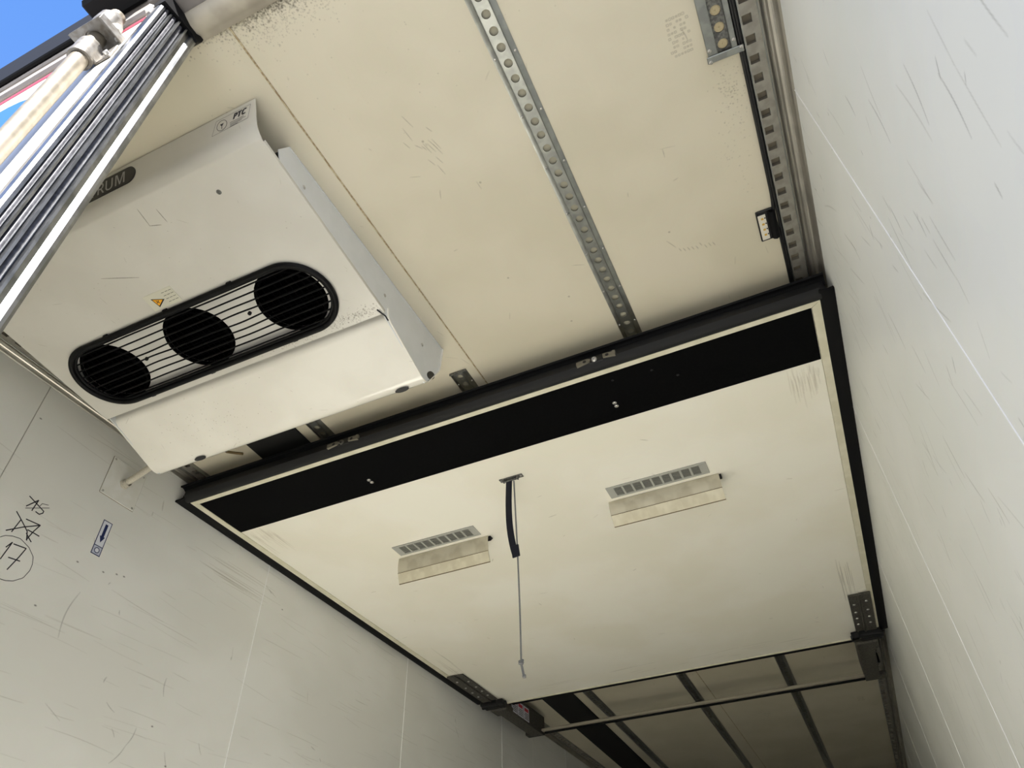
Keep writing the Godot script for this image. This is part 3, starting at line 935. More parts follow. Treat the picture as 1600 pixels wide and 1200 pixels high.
	for x in [xr - 0.010, xl + 0.006]:
		var sd := MB.new()
		sd.prism(sp, Vector3(x, 0, 0), Vector3(0, 0, 1), Vector3.UP, Vector3.RIGHT, 0.003)
		sd.box(Vector3(x, 2.594, -1.128), Vector3(x + 0.0045, 2.599, -0.316))
		put("side_panel", sd, M.unit_body, un, "pale metal side panel")
	var br := MB.new()
	br.prism(PackedVector2Array([Vector2(-0.33, 2.598), Vector2(-0.3, 2.56), Vector2(-0.3, 2.55), Vector2(-0.335, 2.52)]), Vector3(xr - 0.05, 0, 0), Vector3(0, 0, 1), Vector3.UP, Vector3.RIGHT, 0.03)
	put("recess_shade", br, M.black, un)  # black wedge stands in for the dark recess at the side panel
	for q in [[-0.397, 2.526], [-0.787, 2.512], [-1.005, 2.506]]:
		var rv := MB.new()
		rv.lathe(Vector3(xr - 0.007, q[1], q[0]), Vector3.RIGHT, [Vector2(0.0056, 0), Vector2(0.0056, 0.001), Vector2(0.004, 0.0025), Vector2(0.0018, 0.003), Vector2(0.0014, 0.0015), Vector2(0, 0.0015)], 14)
		put("rivet", rv, M.steel, un)
	# dark slots cut in the rounded back edge
	for q in [[-0.04, -1.031], [-0.828, -1.027]]:
		var sl := MB.new()
		var el := PackedVector2Array()
		for i in 20: el.append(Vector2(cos(TAU * i / 20), sin(TAU * i / 20)) * Vector2(0.024, 0.0085))
		sl.prism(el, Vector3(q[0], 2.3665, q[1]), Vector3.RIGHT, Vector3(0, 0.12, 1).normalized(), Vector3(0, -1, 0.12).normalized(), 0.0012)
		put("slot", sl, M.black, un, "dark oval drain slot")
	var sl2 := MB.new()
	var el2 := PackedVector2Array()
	for i in 20: el2.append(Vector2(cos(TAU * i / 20), sin(TAU * i / 20)) * Vector2(0.027, 0.0135))
	var ax := Vector3(0, 0.62, -0.62).normalized()
	sl2.prism(el2, Vector3(xr - 0.0068, 2.427, -1.068), ax, Vector3(0, 0.7, 0.7).normalized(), Vector3.RIGHT, 0.0015)
	put("slot", sl2, M.black, un, "dark oval drain slot")
	# plugged screw hole in the sheet
	var sc := MB.new()
	sc.lathe(Vector3(-0.144, main_y(-0.299), -0.299), down, [Vector2(0.007, 0.0), Vector2(0.006, 0.0012), Vector2(0.0045, 0.0012), Vector2(0.004, 0.0003), Vector2(0, 0.0003)], 16)
	put("screw", sc, M.galv_dark, un)
	var sc2 := MB.new()
	sc2.tube([Vector3(0.028, main_y(-0.779), -0.77), Vector3(0.036, main_y(-0.789) - 0.004, -0.785), Vector3(0.0405, main_y(-0.8) - 0.004, -0.796), Vector3(0.0405, 2.425, -0.812)], 0.0022, 8)
	put("cable_tie", sc2, M.black, un, "black cable tie end at the seam")

	# grille
	var gt := MB.new()
	var gy := 0.006
	var st := func(r: float, off: float) -> Array:
		var p := []
		for i in 41:
			var an := -PI / 2 + PI * i / 40
			p.append(om + down * off + Vector3.RIGHT * (cxr + r * cos(an)) + tilt * (r * sin(an)))
		for i in 41:
			var an := PI / 2 + PI * i / 40
			p.append(om + down * off + Vector3.RIGHT * (cxl + r * cos(an)) + tilt * (r * sin(an)))
		return p
	gt.tube(st.call(0.1135, gy), 0.0085, 10, true, 1.0, down)
	gt.tube(st.call(0.1035, 0.001), 0.0052, 8, true, 1.0, down)
	var gf := put("grille_frame", gt, M.black_wire, un, "black rounded grille frame")
	for q in [[-0.3, 1], [-0.53, 1], [-0.76, 1], [-0.25, -1], [-0.56, -1], [-0.8, -1]]:
		var cl := MB.new()
		cl.obox(om + Vector3.RIGHT * q[0] + tilt * (0.121 * q[1]) + down * 0.004, Vector3(0.016, 0.008, 0.007), Basis(Vector3.RIGHT, -atan(KS)), 0.001)
		put("clip", cl, M.black_wire, gf)
	for i in 9:
		var s := 0.092 - i * 0.0232
		var e := sqrt(maxf(0.0, 0.103 * 0.103 - s * s))
		var pts := []
		for k in 61:
			var x := lerpf(cxl - e, cxr + e, k / 60.0)
			var bump := 0.0
			for g2 in [-0.359, -0.697]:
				var u: float = (x - g2) / 0.07
				bump += exp(-u * u) * (0.5 - absf(i - 4.3) * 0.14) * 0.009 * (1.0 if i < 4 else -1.0) * (1.0 if g2 > -0.5 else -1.0)
			pts.append(om + Vector3.RIGHT * x + tilt * (s + bump) - down * 0.0005)
		var bw := MB.new()
		bw.tube(pts, 0.0028, 6)
		put("grille_bar", bw, M.black_wire, gf)
	for g2 in [[-0.315, 0.012], [-0.715, 0.002]]:
		var kn := MB.new()
		kn.lathe(om + Vector3.RIGHT * g2[0] + tilt * g2[1] + down * 0.002, down, [Vector2(0.0055, -0.005), Vector2(0.0055, 0.002), Vector2(0.003, 0.004), Vector2(0, 0.004)], 10)
		put("clamp_screw", kn, M.black_wire, gf)
	for i in 3:
		var gd := MB.new()
		var c: Vector3 = om + Vector3.RIGHT * fx[i] + tilt * -0.010 - down * 0.014
		for r in [0.0965, 0.1]:
			var p := []
			for k in 40: p.append(c + Vector3.RIGHT * cos(TAU * k / 40) * r + tilt * sin(TAU * k / 40) * r)
			gd.tube(p, 0.0018, 6, true, 1.0, down)
		for k in 19:
			var d := -0.09 + k * 0.01
			var e := sqrt(0.0975 * 0.0975 - d * d)
			if k % 2 == 0: gd.tube([c + Vector3.RIGHT * d - tilt * e, c + Vector3.RIGHT * d + tilt * e], 0.0011, 5)
			if k % 2 == 0: gd.tube([c + tilt * d - Vector3.RIGHT * e, c + tilt * d + Vector3.RIGHT * e], 0.0011, 5)
		put("fan_guard", gd, M.guard, un, "round black wire fan guard")

	# flange print
	var fu := Vector3(0, 2.5955 - 2.532, -0.1755 + 0.200).normalized()
	var fnn := Vector3.RIGHT.cross(fu).normalized()
	var fb := Basis(Vector3.RIGHT, fu, fnn)
	var FP := func(x: float, y: float, o: float) -> Vector3: return Vector3(x, y, -0.200 + (y - 2.532) * 0.0245 / 0.0635) + fnn * o
	var lean := Basis(Vector3.RIGHT, fu + Vector3.RIGHT * 0.35, fnn)
	for k in 3: label_text("PTC", 0.0225, M.ink, un, FP.call(-0.0065 + k * 0.0006, 2.5735, 0.0004 + k * 0.0001), lean, "print_lettering")
	var lo := MB.new()
	var ol := PackedVector2Array([Vector2(-0.092, -0.019), Vector2(-0.078, 0.019), Vector2(0.028, 0.019), Vector2(0.018, -0.017)])
	for i in 4:
		var a := ol[i]
		var b := ol[(i + 1) % 4]
		var d := (b - a).normalized()
		var s := Vector2(-d.y, d.x) * 0.0004
		var T := func(q: Vector2) -> Vector3: return FP.call(q.x, 2.566 + q.y, 0.0004)
		lo.quad(T.call(a - s), T.call(b - s), T.call(b + s), T.call(a + s), fnn)
	for q in [[-0.036, 0.012, -0.0095], [-0.036, 0.0, -0.013], [-0.036, -0.012, -0.0165], [-0.036, 0.006, -0.0055]]:
		lo.quad(FP.call(q[0], 2.566 + q[2], 0.0004), FP.call(q[1], 2.566 + q[2], 0.0004), FP.call(q[1], 2.566 + q[2] + 0.0011, 0.0004), FP.call(q[0], 2.566 + q[2] + 0.0011, 0.0004), fnn)
	put("print_outline", lo, M.ink, un)
	var ring := MB.new()
	var rc: Vector3 = FP.call(-0.061, 2.5655, 0.0002)
	ring.lathe(rc, fnn, [Vector2(0.0148, 0.0), Vector2(0.016, 0.0), Vector2(0.016, 0.0003), Vector2(0.0148, 0.0003)], 32)
	ring.prism(PackedVector2Array([Vector2(-0.006, 0.005), Vector2(0.006, 0.005), Vector2(0.0, -0.003)]), rc, Vector3.RIGHT, fu, fnn, 0.0003)
	ring.prism(PackedVector2Array([Vector2(-0.0008, -0.002), Vector2(0.0008, -0.002), Vector2(0.0008, -0.011), Vector2(-0.0008, -0.011)]), rc, Vector3.RIGHT, fu, fnn, 0.0003)
	put("print_emblem", ring, M.ink, un)
	# dark name badge
	var bg := MB.new()
	var pill := PackedVector2Array()
	var bl2 := 0.12
	for i in 17:
		var an := -PI / 2 + PI * i / 16
		pill.append(Vector2(bl2 + 0.0255 * cos(an), 0.0255 * sin(an)))
	for i in 17:
		var an := PI / 2 + PI * i / 16
		pill.append(Vector2(-bl2 + 0.0255 * cos(an), 0.0255 * sin(an)))
	var bc: Vector3 = FP.call(-0.487, 2.5595, 0.0)
	bg.prism(pill, bc, Vector3.RIGHT, fu, fnn, 0.0025)
	put("name_badge", bg, M.badge, un, "dark pill-shaped badge with silver letters")
	label_text("SPECTRUM", 0.047, M.silver, un, bc + fnn * 0.0028 + fu * -0.001 - Vector3.RIGHT * 0.002, fb.scaled_local(Vector3(1.02, 1, 1)), "badge_lettering", true, 400)

	# clear warning label
	var wl := MB.new()
	var lc := Vector3(-0.511, main_y(-0.4915), -0.4915)
	var lb := Basis(Vector3.RIGHT, tilt, -down)
	wl.obox(lc + down * 0.0004, Vector3(0.1, 0.052, 0.0006), lb)
	var wn := put("warning_label", wl, M.label_clear, un, "clear label with yellow warning triangle")
	var tr := MB.new()
	tr.prism(PackedVector2Array([Vector2(-0.019, 0.011), Vector2(0.019, -0.004), Vector2(-0.013, -0.021)]), lc + Vector3.RIGHT * -0.013 + tilt * 0.001 + down * 0.0007, Vector3.RIGHT, tilt, down, 0.0004)
	put("triangle_border", tr, M.black, wn)
	var tr2 := MB.new()
	tr2.prism(PackedVector2Array([Vector2(-0.0158, 0.0073), Vector2(0.0125, -0.0035), Vector2(-0.0112, -0.0165)]), lc + Vector3.RIGHT * -0.013 + tilt * 0.001 + down * 0.0011, Vector3.RIGHT, tilt, down, 0.0003)
	put("triangle", tr2, M.yellow, wn)
	var fs := MB.new()
	for k in 4:
		var an := TAU * k / 4 + 0.5
		var dr := Vector3.RIGHT * cos(an) + tilt * sin(an)
		fs.obox(lc + Vector3.RIGHT * -0.0185 + tilt * -0.003 + down * 0.0016 + dr * 0.0035, Vector3(0.005, 0.0022, 0.0003), Basis(dr, down.cross(dr), down))
	put("fan_symbol", fs, M.black, wn)
	var tx := MB.new()
	for i in 4:
		for k in 3:
			tx.obox(lc + Vector3.RIGHT * (0.016 + k * 0.0125) + tilt * (0.016 - i * 0.0105) + down * 0.0009, Vector3(0.0095, 0.0012, 0.0003), lb)
	put("small_print", tx, M.ink, wn)


# ---------------------------------------------------------------- partition
func build_partition() -> void:
	var P := 2.475
	var pt := thing("bulkhead_panel", "white bulkhead panel folded up under the ceiling, with black kick band and rubber edges", "partition", Vector3(0, P, -2.65))
	var xi := 1.167
	var xo := 1.193
	var zn := -1.331
	var zf := -3.99
	var b := MB.new()
	b.uvf = func(p: Vector3) -> Vector2: return Vector2((p.x + 1.2) / 2.4, (-1.3 - p.z) / 2.7)
	b.box(Vector3(-xi, P, zf), Vector3(xi, P + 0.05, zn - 0.02), 0.001)
	put("panel", b, M.partition, pt)
	# frame strips, mitred at the near corners
	var f1 := MB.new()
	f1.prism(PackedVector2Array([Vector2(-xo, zn), Vector2(xo, zn), Vector2(xi, zn - 0.02), Vector2(-xi, zn - 0.02)]), Vector3(0, P - 0.003, 0), Vector3.RIGHT, Vector3(0, 0, 1), Vector3.UP, 0.05)
	put("frame_strip", f1, M.cream, pt)
	for s in [-1.0, 1.0]:
		var f2 := MB.new()
		f2.prism(PackedVector2Array([Vector2(s * xo, zn - 0.001), Vector2(s * (xi + 0.0005), zn - 0.0215), Vector2(s * (xi + 0.0005), zf), Vector2(s * xo, zf)]), Vector3(0, P - 0.003, 0), Vector3.RIGHT, Vector3(0, 0, 1), Vector3.UP, 0.05)
		put("frame_strip", f2, M.cream, pt)
	var kb := MB.new()
	kb.box(Vector3(-xi + 0.002, P - 0.004, -1.592), Vector3(xi - 0.002, P, zn - 0.0215), 0.0012)
	var kp := put("kick_band", kb, M.kick, pt, "wide black band across the panel")
	for q in [[0.5, -1.5], [0.501, -1.518], [-0.485, -1.51], [-0.483, -1.527]]:
		var rv := MB.new()
		rv.lathe(Vector3(q[0], P - 0.004, q[1]), Vector3.DOWN, [Vector2(0.0075, 0.0), Vector2(0.007, 0.002), Vector2(0.0045, 0.0038), Vector2(0.0, 0.0044)], 16)
		put("rivet", rv, M.steel, kp)
	for q in [[0.53, -1.39], [0.66, -1.40], [0.73, -1.46]]:
		var rv := MB.new()
		rv.lathe(Vector3(q[0], P - 0.004, q[1]), Vector3.DOWN, [Vector2(0.005, 0.0), Vector2(0.0035, 0.0015), Vector2(0.0, 0.002)], 10)
		put("screw", rv, M.rubber_grey, kp)
	# rubber: lower lip and upper lip at the near end, lips along both sides
	var lip := MB.new()
	var lp := []
	for i in 9:
		var t := i / 8.0
		lp.append(Vector2(zn + 0.001 + 0.037 * t, -0.002 - 0.006 * sin(t * PI) + 0.012 * t * t))
	lip.strip(lp, 0.008, Vector3(-xo - 0.006, P, 0), Vector3(0, 0, 1), Vector3.UP, Vector3.RIGHT, 2 * xo + 0.012)
	put("lower_lip", lip, M.rubber_grey, pt, "dark grey rubber lip along the panel end")
	var core := MB.new()
	core.box(Vector3(-W + 0.02, P + 0.012, zn), Vector3(W - 0.02, P + 0.052, zn + 0.022), 0.003)
	put("end_rail", core, M.black, pt)
	var up := MB.new()
	var upf := []
	for i in 7:
		var t := i / 6.0
		upf.append(Vector2(zn + 0.01 + 0.03 * t, 0.046 + 0.012 * sin(t * 2.2)))
	up.strip(upf, 0.007, Vector3(-W + 0.012, P, 0), Vector3(0, 0, 1), Vector3.UP, Vector3.RIGHT, 2 * W - 0.024)
	put("upper_lip", up, M.rubber, pt, "black rubber lip towards the ceiling")
	for s in [-1.0, 1.0]:
		var sl := MB.new()
		var sp := []
		for i in 8:
			var t := i / 7.0
			sp.append(Vector2(xo + 0.0435 * t, -0.001 - 0.004 * sin(t * PI) + 0.006 * t * t * s * 0.0 - 0.004 * t))
		var rev := sp.duplicate()
		rev.reverse()
		sl.strip(sp, 0.008, Vector3(0, P, zn + 0.036), Vector3(s, 0, 0), Vector3.UP, Vector3.FORWARD, 2.625)
		put("side_lip", sl, M.rubber, pt, "black rubber lip against the wall")
		var cn := MB.new()
		cn.box(Vector3(s * xo, P + 0.008, zf), Vector3(s * (xo + 0.03), P + 0.05, zn), 0.003)
		put("side_rail", cn, M.black, pt)
	# far end strip
	var fe := MB.new()
	fe.box(Vector3(-1.07, P - 0.004, zf - 0.012), Vector3(1.07, P + 0.05, zf), 0.001)
	put("end_strip", fe, M.cream, pt)
	var fr := MB.new()
	fr.box(Vector3(-1.05, P + 0.001, zf - 0.062), Vector3(1.05, P + 0.045, zf - 0.012), 0.004)
	put("far_seal", fr, M.rubber, pt, "black rubber seal at the far end")
	# latches in the near end
	for x in [0.51, -0.455]:
		var a := MB.new()
		a.prism(PackedVector2Array([Vector2(-0.066, -0.006), Vector2(-0.024, -0.002), Vector2(-0.018, 0.008), Vector2(-0.028, 0.012), Vector2(-0.066, 0.01)]), Vector3(x, P + 0.012, zn + 0.034), Vector3.RIGHT, Vector3.UP, Vector3(0, 0, 1), 0.01)
		var a2 := MB.new()
		a2.prism(PackedVector2Array([Vector2(0.024, -0.002), Vector2(0.064, -0.006), Vector2(0.066, 0.012), Vector2(0.058, 0.015), Vector2(0.054, 0.01), Vector2(0.024, 0.013)]), Vector3(x, P + 0.012, zn + 0.034), Vector3.RIGHT, Vector3.UP, Vector3(0, 0, 1), 0.01)
		var lt := put("latch_plate", a, M.latch, pt, "worn metal latch plate in the rubber edge")
		put("latch_plate", a2, M.latch, pt, "worn metal latch plate in the rubber edge")
		var r := MB.new()
		r.lathe(Vector3(x - 0.006, P + 0.018, zn + 0.034), Vector3(0, -0.3, 1).normalized(), [Vector2(0.009, 0.0), Vector2(0.009, 0.009), Vector2(0.006, 0.012), Vector2(0.004, 0.012), Vector2(0.004, 0.006), Vector2(0, 0.006)], 16)
		put("bolt", r, M.steel if x > 0 else M.bracket, lt)
		var k := MB.new()
		k.box(Vector3(x - 0.024, P + 0.006, zn + 0.025), Vector3(x + 0.024, P + 0.03, zn + 0.037), 0.002)
		put("slide", k, M.black, lt)
		for q in [-0.038, 0.038]:
			var hl := MB.new()
			hl.lathe(Vector3(x + q, P + 0.015, zn + 0.0445), Vector3(0, 0, 1), [Vector2(0.006, 0.0), Vector2(0.004, 0.0005), Vector2(0, 0.0005)], 12)
			put("hole", hl, M.black, lt)
	# vents with hanging flaps
	for q in [[0.302, 0.699, 0.282, 0.727, -1.975], [-0.679, -0.284, -0.702, -0.263, -1.984]]:
		var z0: float = q[4]
		var vf := MB.new()
		var yv := P - 0.004
		vf.box(Vector3(q[0], yv, z0 - 0.012), Vector3(q[1], P, z0), 0.001)
		vf.box(Vector3(q[0], yv, z0 - 0.079), Vector3(q[1], P, z0 - 0.068), 0.001)
		var gap: float = (q[1] - q[0] - 0.05) / 9.0
		for i in 10:
			var x: float = q[0] + 0.025 + i * gap
			var hw := 0.0045
			var lo: float = q[0] if i == 0 else x - hw
			var hi: float = q[1] if i == 9 else x + hw
			vf.box(Vector3(lo, yv, z0 - 0.068), Vector3(hi, P, z0 - 0.012), 0.0008)
		var ve := put("vent_grille", vf, M.vent, pt, "grey vent grille with nine openings")
		for i in 9:
			var x: float = q[0] + 0.025 + i * gap + 0.0045
			var lv := MB.new()
			lv.box(Vector3(x, P - 0.0006, z0 - 0.068), Vector3(x + gap - 0.009, P + 0.001, z0 - 0.012))
			for k in 6:
				lv.obox(Vector3(x + gap / 2 - 0.0045, P - 0.002, z0 - 0.017 - k * 0.0092), Vector3(gap - 0.009, 0.0012, 0.0065), Basis(Vector3.RIGHT, 0.45))
			put("louvre", lv, M.vent_dark, ve)
		var fp := MB.new()
		var zz: float = z0 - 0.103
		var pf := []
		var left: bool = q[0] < 0
		for i in 9:
			var t := i / 8.0
			pf.append(Vector2(zz - (0.02 if left else 0.04) * t * t + 0.006 * sin(t * PI), P - 0.002 - (0.112 if left else 0.092) * t))
		fp.strip(pf, 0.003, Vector3(q[2], 0, 0), Vector3(0, 0, 1), Vector3.UP, Vector3.RIGHT, q[3] - q[2])
		var fo := put("vent_flap", fp, M.flap, pt, "stained flexible flap hanging under the vent")
		var sm := MB.new()
		var sA: Vector2 = pf[5]
		var sB: Vector2 = pf[8]
		sm.strip([sA + Vector2(0.0032, 0), pf[6] + Vector2(0.0032, 0), pf[7] + Vector2(0.0032, 0), sB + Vector2(0.0032, 0)], 0.0009, Vector3(q[2] + 0.001, 0, 0), Vector3(0, 0, 1), Vector3.UP, Vector3.RIGHT, q[3] - q[2] - 0.002)
		put("flap_hem", sm, M.hem, fo, "paler hem with a brown seam")
		var hs := MB.new()
		hs.tube([Vector3(q[2], sA.y, sA.x + 0.0042), Vector3(q[3], sA.y, sA.x + 0.0042)], 0.001, 6)
		put("hem_seam", hs, M.brown, fo)
		var he := MB.new()
		he.tube([Vector3(q[2], sB.y, sB.x + 0.002), Vector3(q[3], sB.y, sB.x + 0.002)], 0.0024, 6)
		put("flap_edge", he, M.brown, fo)
		var hg := MB.new()
		hg.prism(PackedVector2Array([Vector2(-0.004, 0), Vector2(-0.03, 0), Vector2(-0.008, -0.022)]), Vector3(q[2] + 0.004, P - 0.0005, zz), Vector3(0, 0, 1), Vector3.UP, Vector3.RIGHT, q[3] - q[2] + 0.004)
		put("flap_holder", hg, M.rubber_grey, pt)
	# strap bracket
	var sb := MB.new()
	sb.box(Vector3(-0.046, P - 0.003, -1.757), Vector3(0.05, P, -1.735), 0.001)
	sb.box(Vector3(-0.032, P - 0.014, -1.752), Vector3(-0.027, P - 0.002, -1.738), 0.001)
	sb.box(Vector3(0.026, P - 0.014, -1.752), Vector3(0.031, P - 0.002, -1.738), 0.001)
	sb.tube([Vector3(-0.032, P - 0.011, -1.745), Vector3(0.031, P - 0.011, -1.745)], 0.0035, 8)
	var so := put("strap_bracket", sb, M.galv_dark, pt, "small metal bracket holding the strap")
	for x in [-0.04, 0.042]:
		var rv := MB.new()
		rv.lathe(Vector3(x, P - 0.003, -1.746), Vector3.DOWN, [Vector2(0.005, 0.0), Vector2(0.004, 0.002), Vector2(0.0, 0.0026)], 10)
		put("rivet", rv, M.steel, so)

	# strap and cord
	var ps := thing("pull_strap", "dark navy webbing strap with a grey knotted cord hanging from the bulkhead panel", "strap", Vector3(0, P - 0.01, -1.745))
	var s1 := MB.new()
	var sw := []
	for i in 15:
		var t := i / 14.0
		sw.append(Vector3(-0.006 - 0.009 * sin(t * PI * 0.8) + 0.024 * t * t * t, P - 0.017 - 0.32 * t, -1.741 - 0.004 * sin(t * PI)))
	for i in 14:
		var a: Vector3 = sw[i]
		var c: Vector3 = sw[i + 1]
		var hw := Vector3(0.0132, 0, 0.002)
		for e in [0.0, -0.0022]:
			var k := Vector3(0, 0, e)
			s1.quad(a - hw + k, a + hw + k, c + hw + k, c - hw + k, Vector3(0, 0, 1 if e == 0.0 else -1))
		for e in [-1.0, 1.0]:
			s1.quad(a + hw * e, c + hw * e, c + hw * e + Vector3(0, 0, -0.0022), a + hw * e + Vector3(0, 0, -0.0022), Vector3(e, 0, 0))
	var e1: Vector3 = sw[14]
	s1.obox(e1 + Vector3(0.0, 0.018, 0.001), Vector3(0.0285, 0.046, 0.006), Basis(Vector3(0, 0, 1), 0.1), 0.001)
	put("strap", s1, M.navy_web, ps)
	var cp := []
	for i in 21:
		var t := i / 20.0
		cp.append(Vector3(0.012 + 0.004 * sin(t * PI) + 0.004 * t, P - 0.017 - 0.693 * t, -1.747 + 0.002 * sin(t * 5.0)))
	var c1 := MB.new()
	c1.tube(cp, 0.003, 8)
	var tail := []
	for i in 7:
		var t := i / 6.0
		tail.append(Vector3(0.017 + 0.008 * t, 1.763 - 0.04 * t, -1.746))
	c1.tube(tail, 0.004, 8)
	put("cord", c1, M.rope, ps, "thin grey cord")
	var kn := MB.new()
	var kp2 := []
	for i in 24:
		var an := TAU * 2.0 * i / 23.0
		kp2.append(Vector3(0.017 + 0.0055 * cos(an), 1.767 + 0.006 * (i / 23.0 - 0.5) * 2.0, -1.746 + 0.0055 * sin(an)))
	kn.tube(kp2, 0.0038, 8)
	put("knot", kn, M.rope, ps)
	var tp := MB.new()
	tp.lathe(Vector3(0.026, 1.722, -1.746), Vector3.DOWN, [Vector2(0.004, -0.006), Vector2(0.006, -0.002), Vector2(0.0058, 0.004), Vector2(0.0, 0.006)], 10)
	put("cord_tip", tp, M.rope, ps)


func build_carriage() -> void:
	var ct := thing("roller_carriage", "dark steel hinge carriage with crossbar carrying the bulkhead's far end", "carriage", Vector3(0, 2.45, -4.2))
	for s in [-1.0, 1.0]:
		var x0 := 1.075
		var x1 := 1.18
		var hp := MB.new()
		# two leaves with a raised spine between them
		hp.box(Vector3(s * x0, 2.465, -3.88), Vector3(s * (x0 + 0.042), 2.4715, -3.41), 0.0015)
		hp.box(Vector3(s * (x0 + 0.052), 2.461, -3.89), Vector3(s * x1, 2.4715, -3.405), 0.0015)
		hp.prism(PackedVector2Array([Vector2(x0 + 0.04, 2.4715), Vector2(x0 + 0.044, 2.457), Vector2(x0 + 0.05, 2.457), Vector2(x0 + 0.054, 2.4715)]), Vector3(0, 0, -3.885), Vector3(s, 0, 0), Vector3.UP, Vector3(0, 0, 1), 0.475)
		var ho := put("hinge_plate", hp, M.bracket, ct, "dark ribbed hinge plate")
		for q in [[0.02, -3.52], [0.02, -3.62], [0.02, -3.7], [0.02, -3.78], [0.08, -3.49], [0.08, -3.6], [0.08, -3.69], [0.08, -3.77]]:
			var rv := MB.new()
			rv.lathe(Vector3(s * (x0 + q[0]), 2.465 if q[0] < 0.05 else 2.461, q[1]), Vector3.DOWN, [Vector2(0.0075, 0.0), Vector2(0.006, 0.003), Vector2(0.0, 0.004)], 10)
			put("rivet", rv, M.steel, ho)
		var kb := MB.new()
		kb.box(Vector3(s * 1.045, 2.438, -3.955), Vector3(s * 1.085, 2.4705, -3.885), 0.004)
		kb.box(Vector3(s * 1.085, 2.44, -3.975), Vector3(s * 1.2, 2.4705, -3.88), 0.006)
		kb.tube([Vector3(s * 1.04, 2.452, -3.93), Vector3(s * 1.205, 2.452, -3.93)], 0.016, 12)
		put("hinge_knuckle", kb, M.black, ct, "black hinge knuckle")
		var ar := MB.new()
		ar.prism(PackedVector2Array([Vector2(-4.0, 2.46), Vector2(-4.03, 2.435), Vector2(-4.6, 2.435), Vector2(-4.62, 2.45), Vector2(-4.62, 2.56), Vector2(-4.055, 2.56), Vector2(-4.05, 2.472)]), Vector3(s * 1.062, 0, 0), Vector3(0, 0, 1), Vector3.UP, Vector3(s, 0, 0), 0.085)
		ar.box(Vector3(s * 1.055, 2.43, -4.075), Vector3(s * 1.17, 2.4705, -3.965), 0.006)
		ar.box(Vector3(s * 1.062, 2.44, -4.62), Vector3(s * 1.185, 2.47, -4.56), 0.003)
		put("arm", ar, M.bracket, ct, "dark grey box arm under the edge rail")
		for z in [-4.15, -4.5]:
			var wh := MB.new()
			wh.lathe(Vector3(s * 1.15, 2.525, z), Vector3(s, 0, 0), [Vector2(0.0, 0.0), Vector2(0.028, 0.0), Vector2(0.03, 0.003), Vector2(0.03, 0.017), Vector2(0.028, 0.02), Vector2(0.0, 0.02)], 16)
			put("roller", wh, M.rubber_grey, ct)
	var cb := MB.new()
	cb.box(Vector3(-1.062, 2.452, -4.592), Vector3(1.062, 2.468, -4.556), 0.003)
	put("crossbar", cb, M.bar, ct, "slim grey crossbar between the arms")
	var cr := MB.new()
	cr.box(Vector3(-1.05, 2.442, -4.602), Vector3(1.062, 2.452, -4.58), 0.002)
	put("crossbar_seal", cr, M.rubber, ct, "black strip under the crossbar")
	for i in 3:
		var wl := MB.new()
		var z0 := -4.065 - i * 0.096
		wl.box(Vector3(-1.062, 2.448, z0 - 0.088), Vector3(-1.0605, 2.536, z0), 0.0003)
		var wo := put("warning_label", wl, M.paper, ct, "small white label with red and dark print")
		var wr := MB.new()
		wr.box(Vector3(-1.0605, 2.505, z0 - 0.075), Vector3(-1.0601, 2.526, z0 - 0.012))
		put("red_print", wr, M.red, wo)
		var wk := MB.new()
		for k in 4: wk.box(Vector3(-1.0605, 2.458 + k * 0.011, z0 - 0.078), Vector3(-1.0601, 2.462 + k * 0.011, z0 - 0.012 - 0.008 * (k % 2)))
		put("small_print", wk, M.ink, wo)


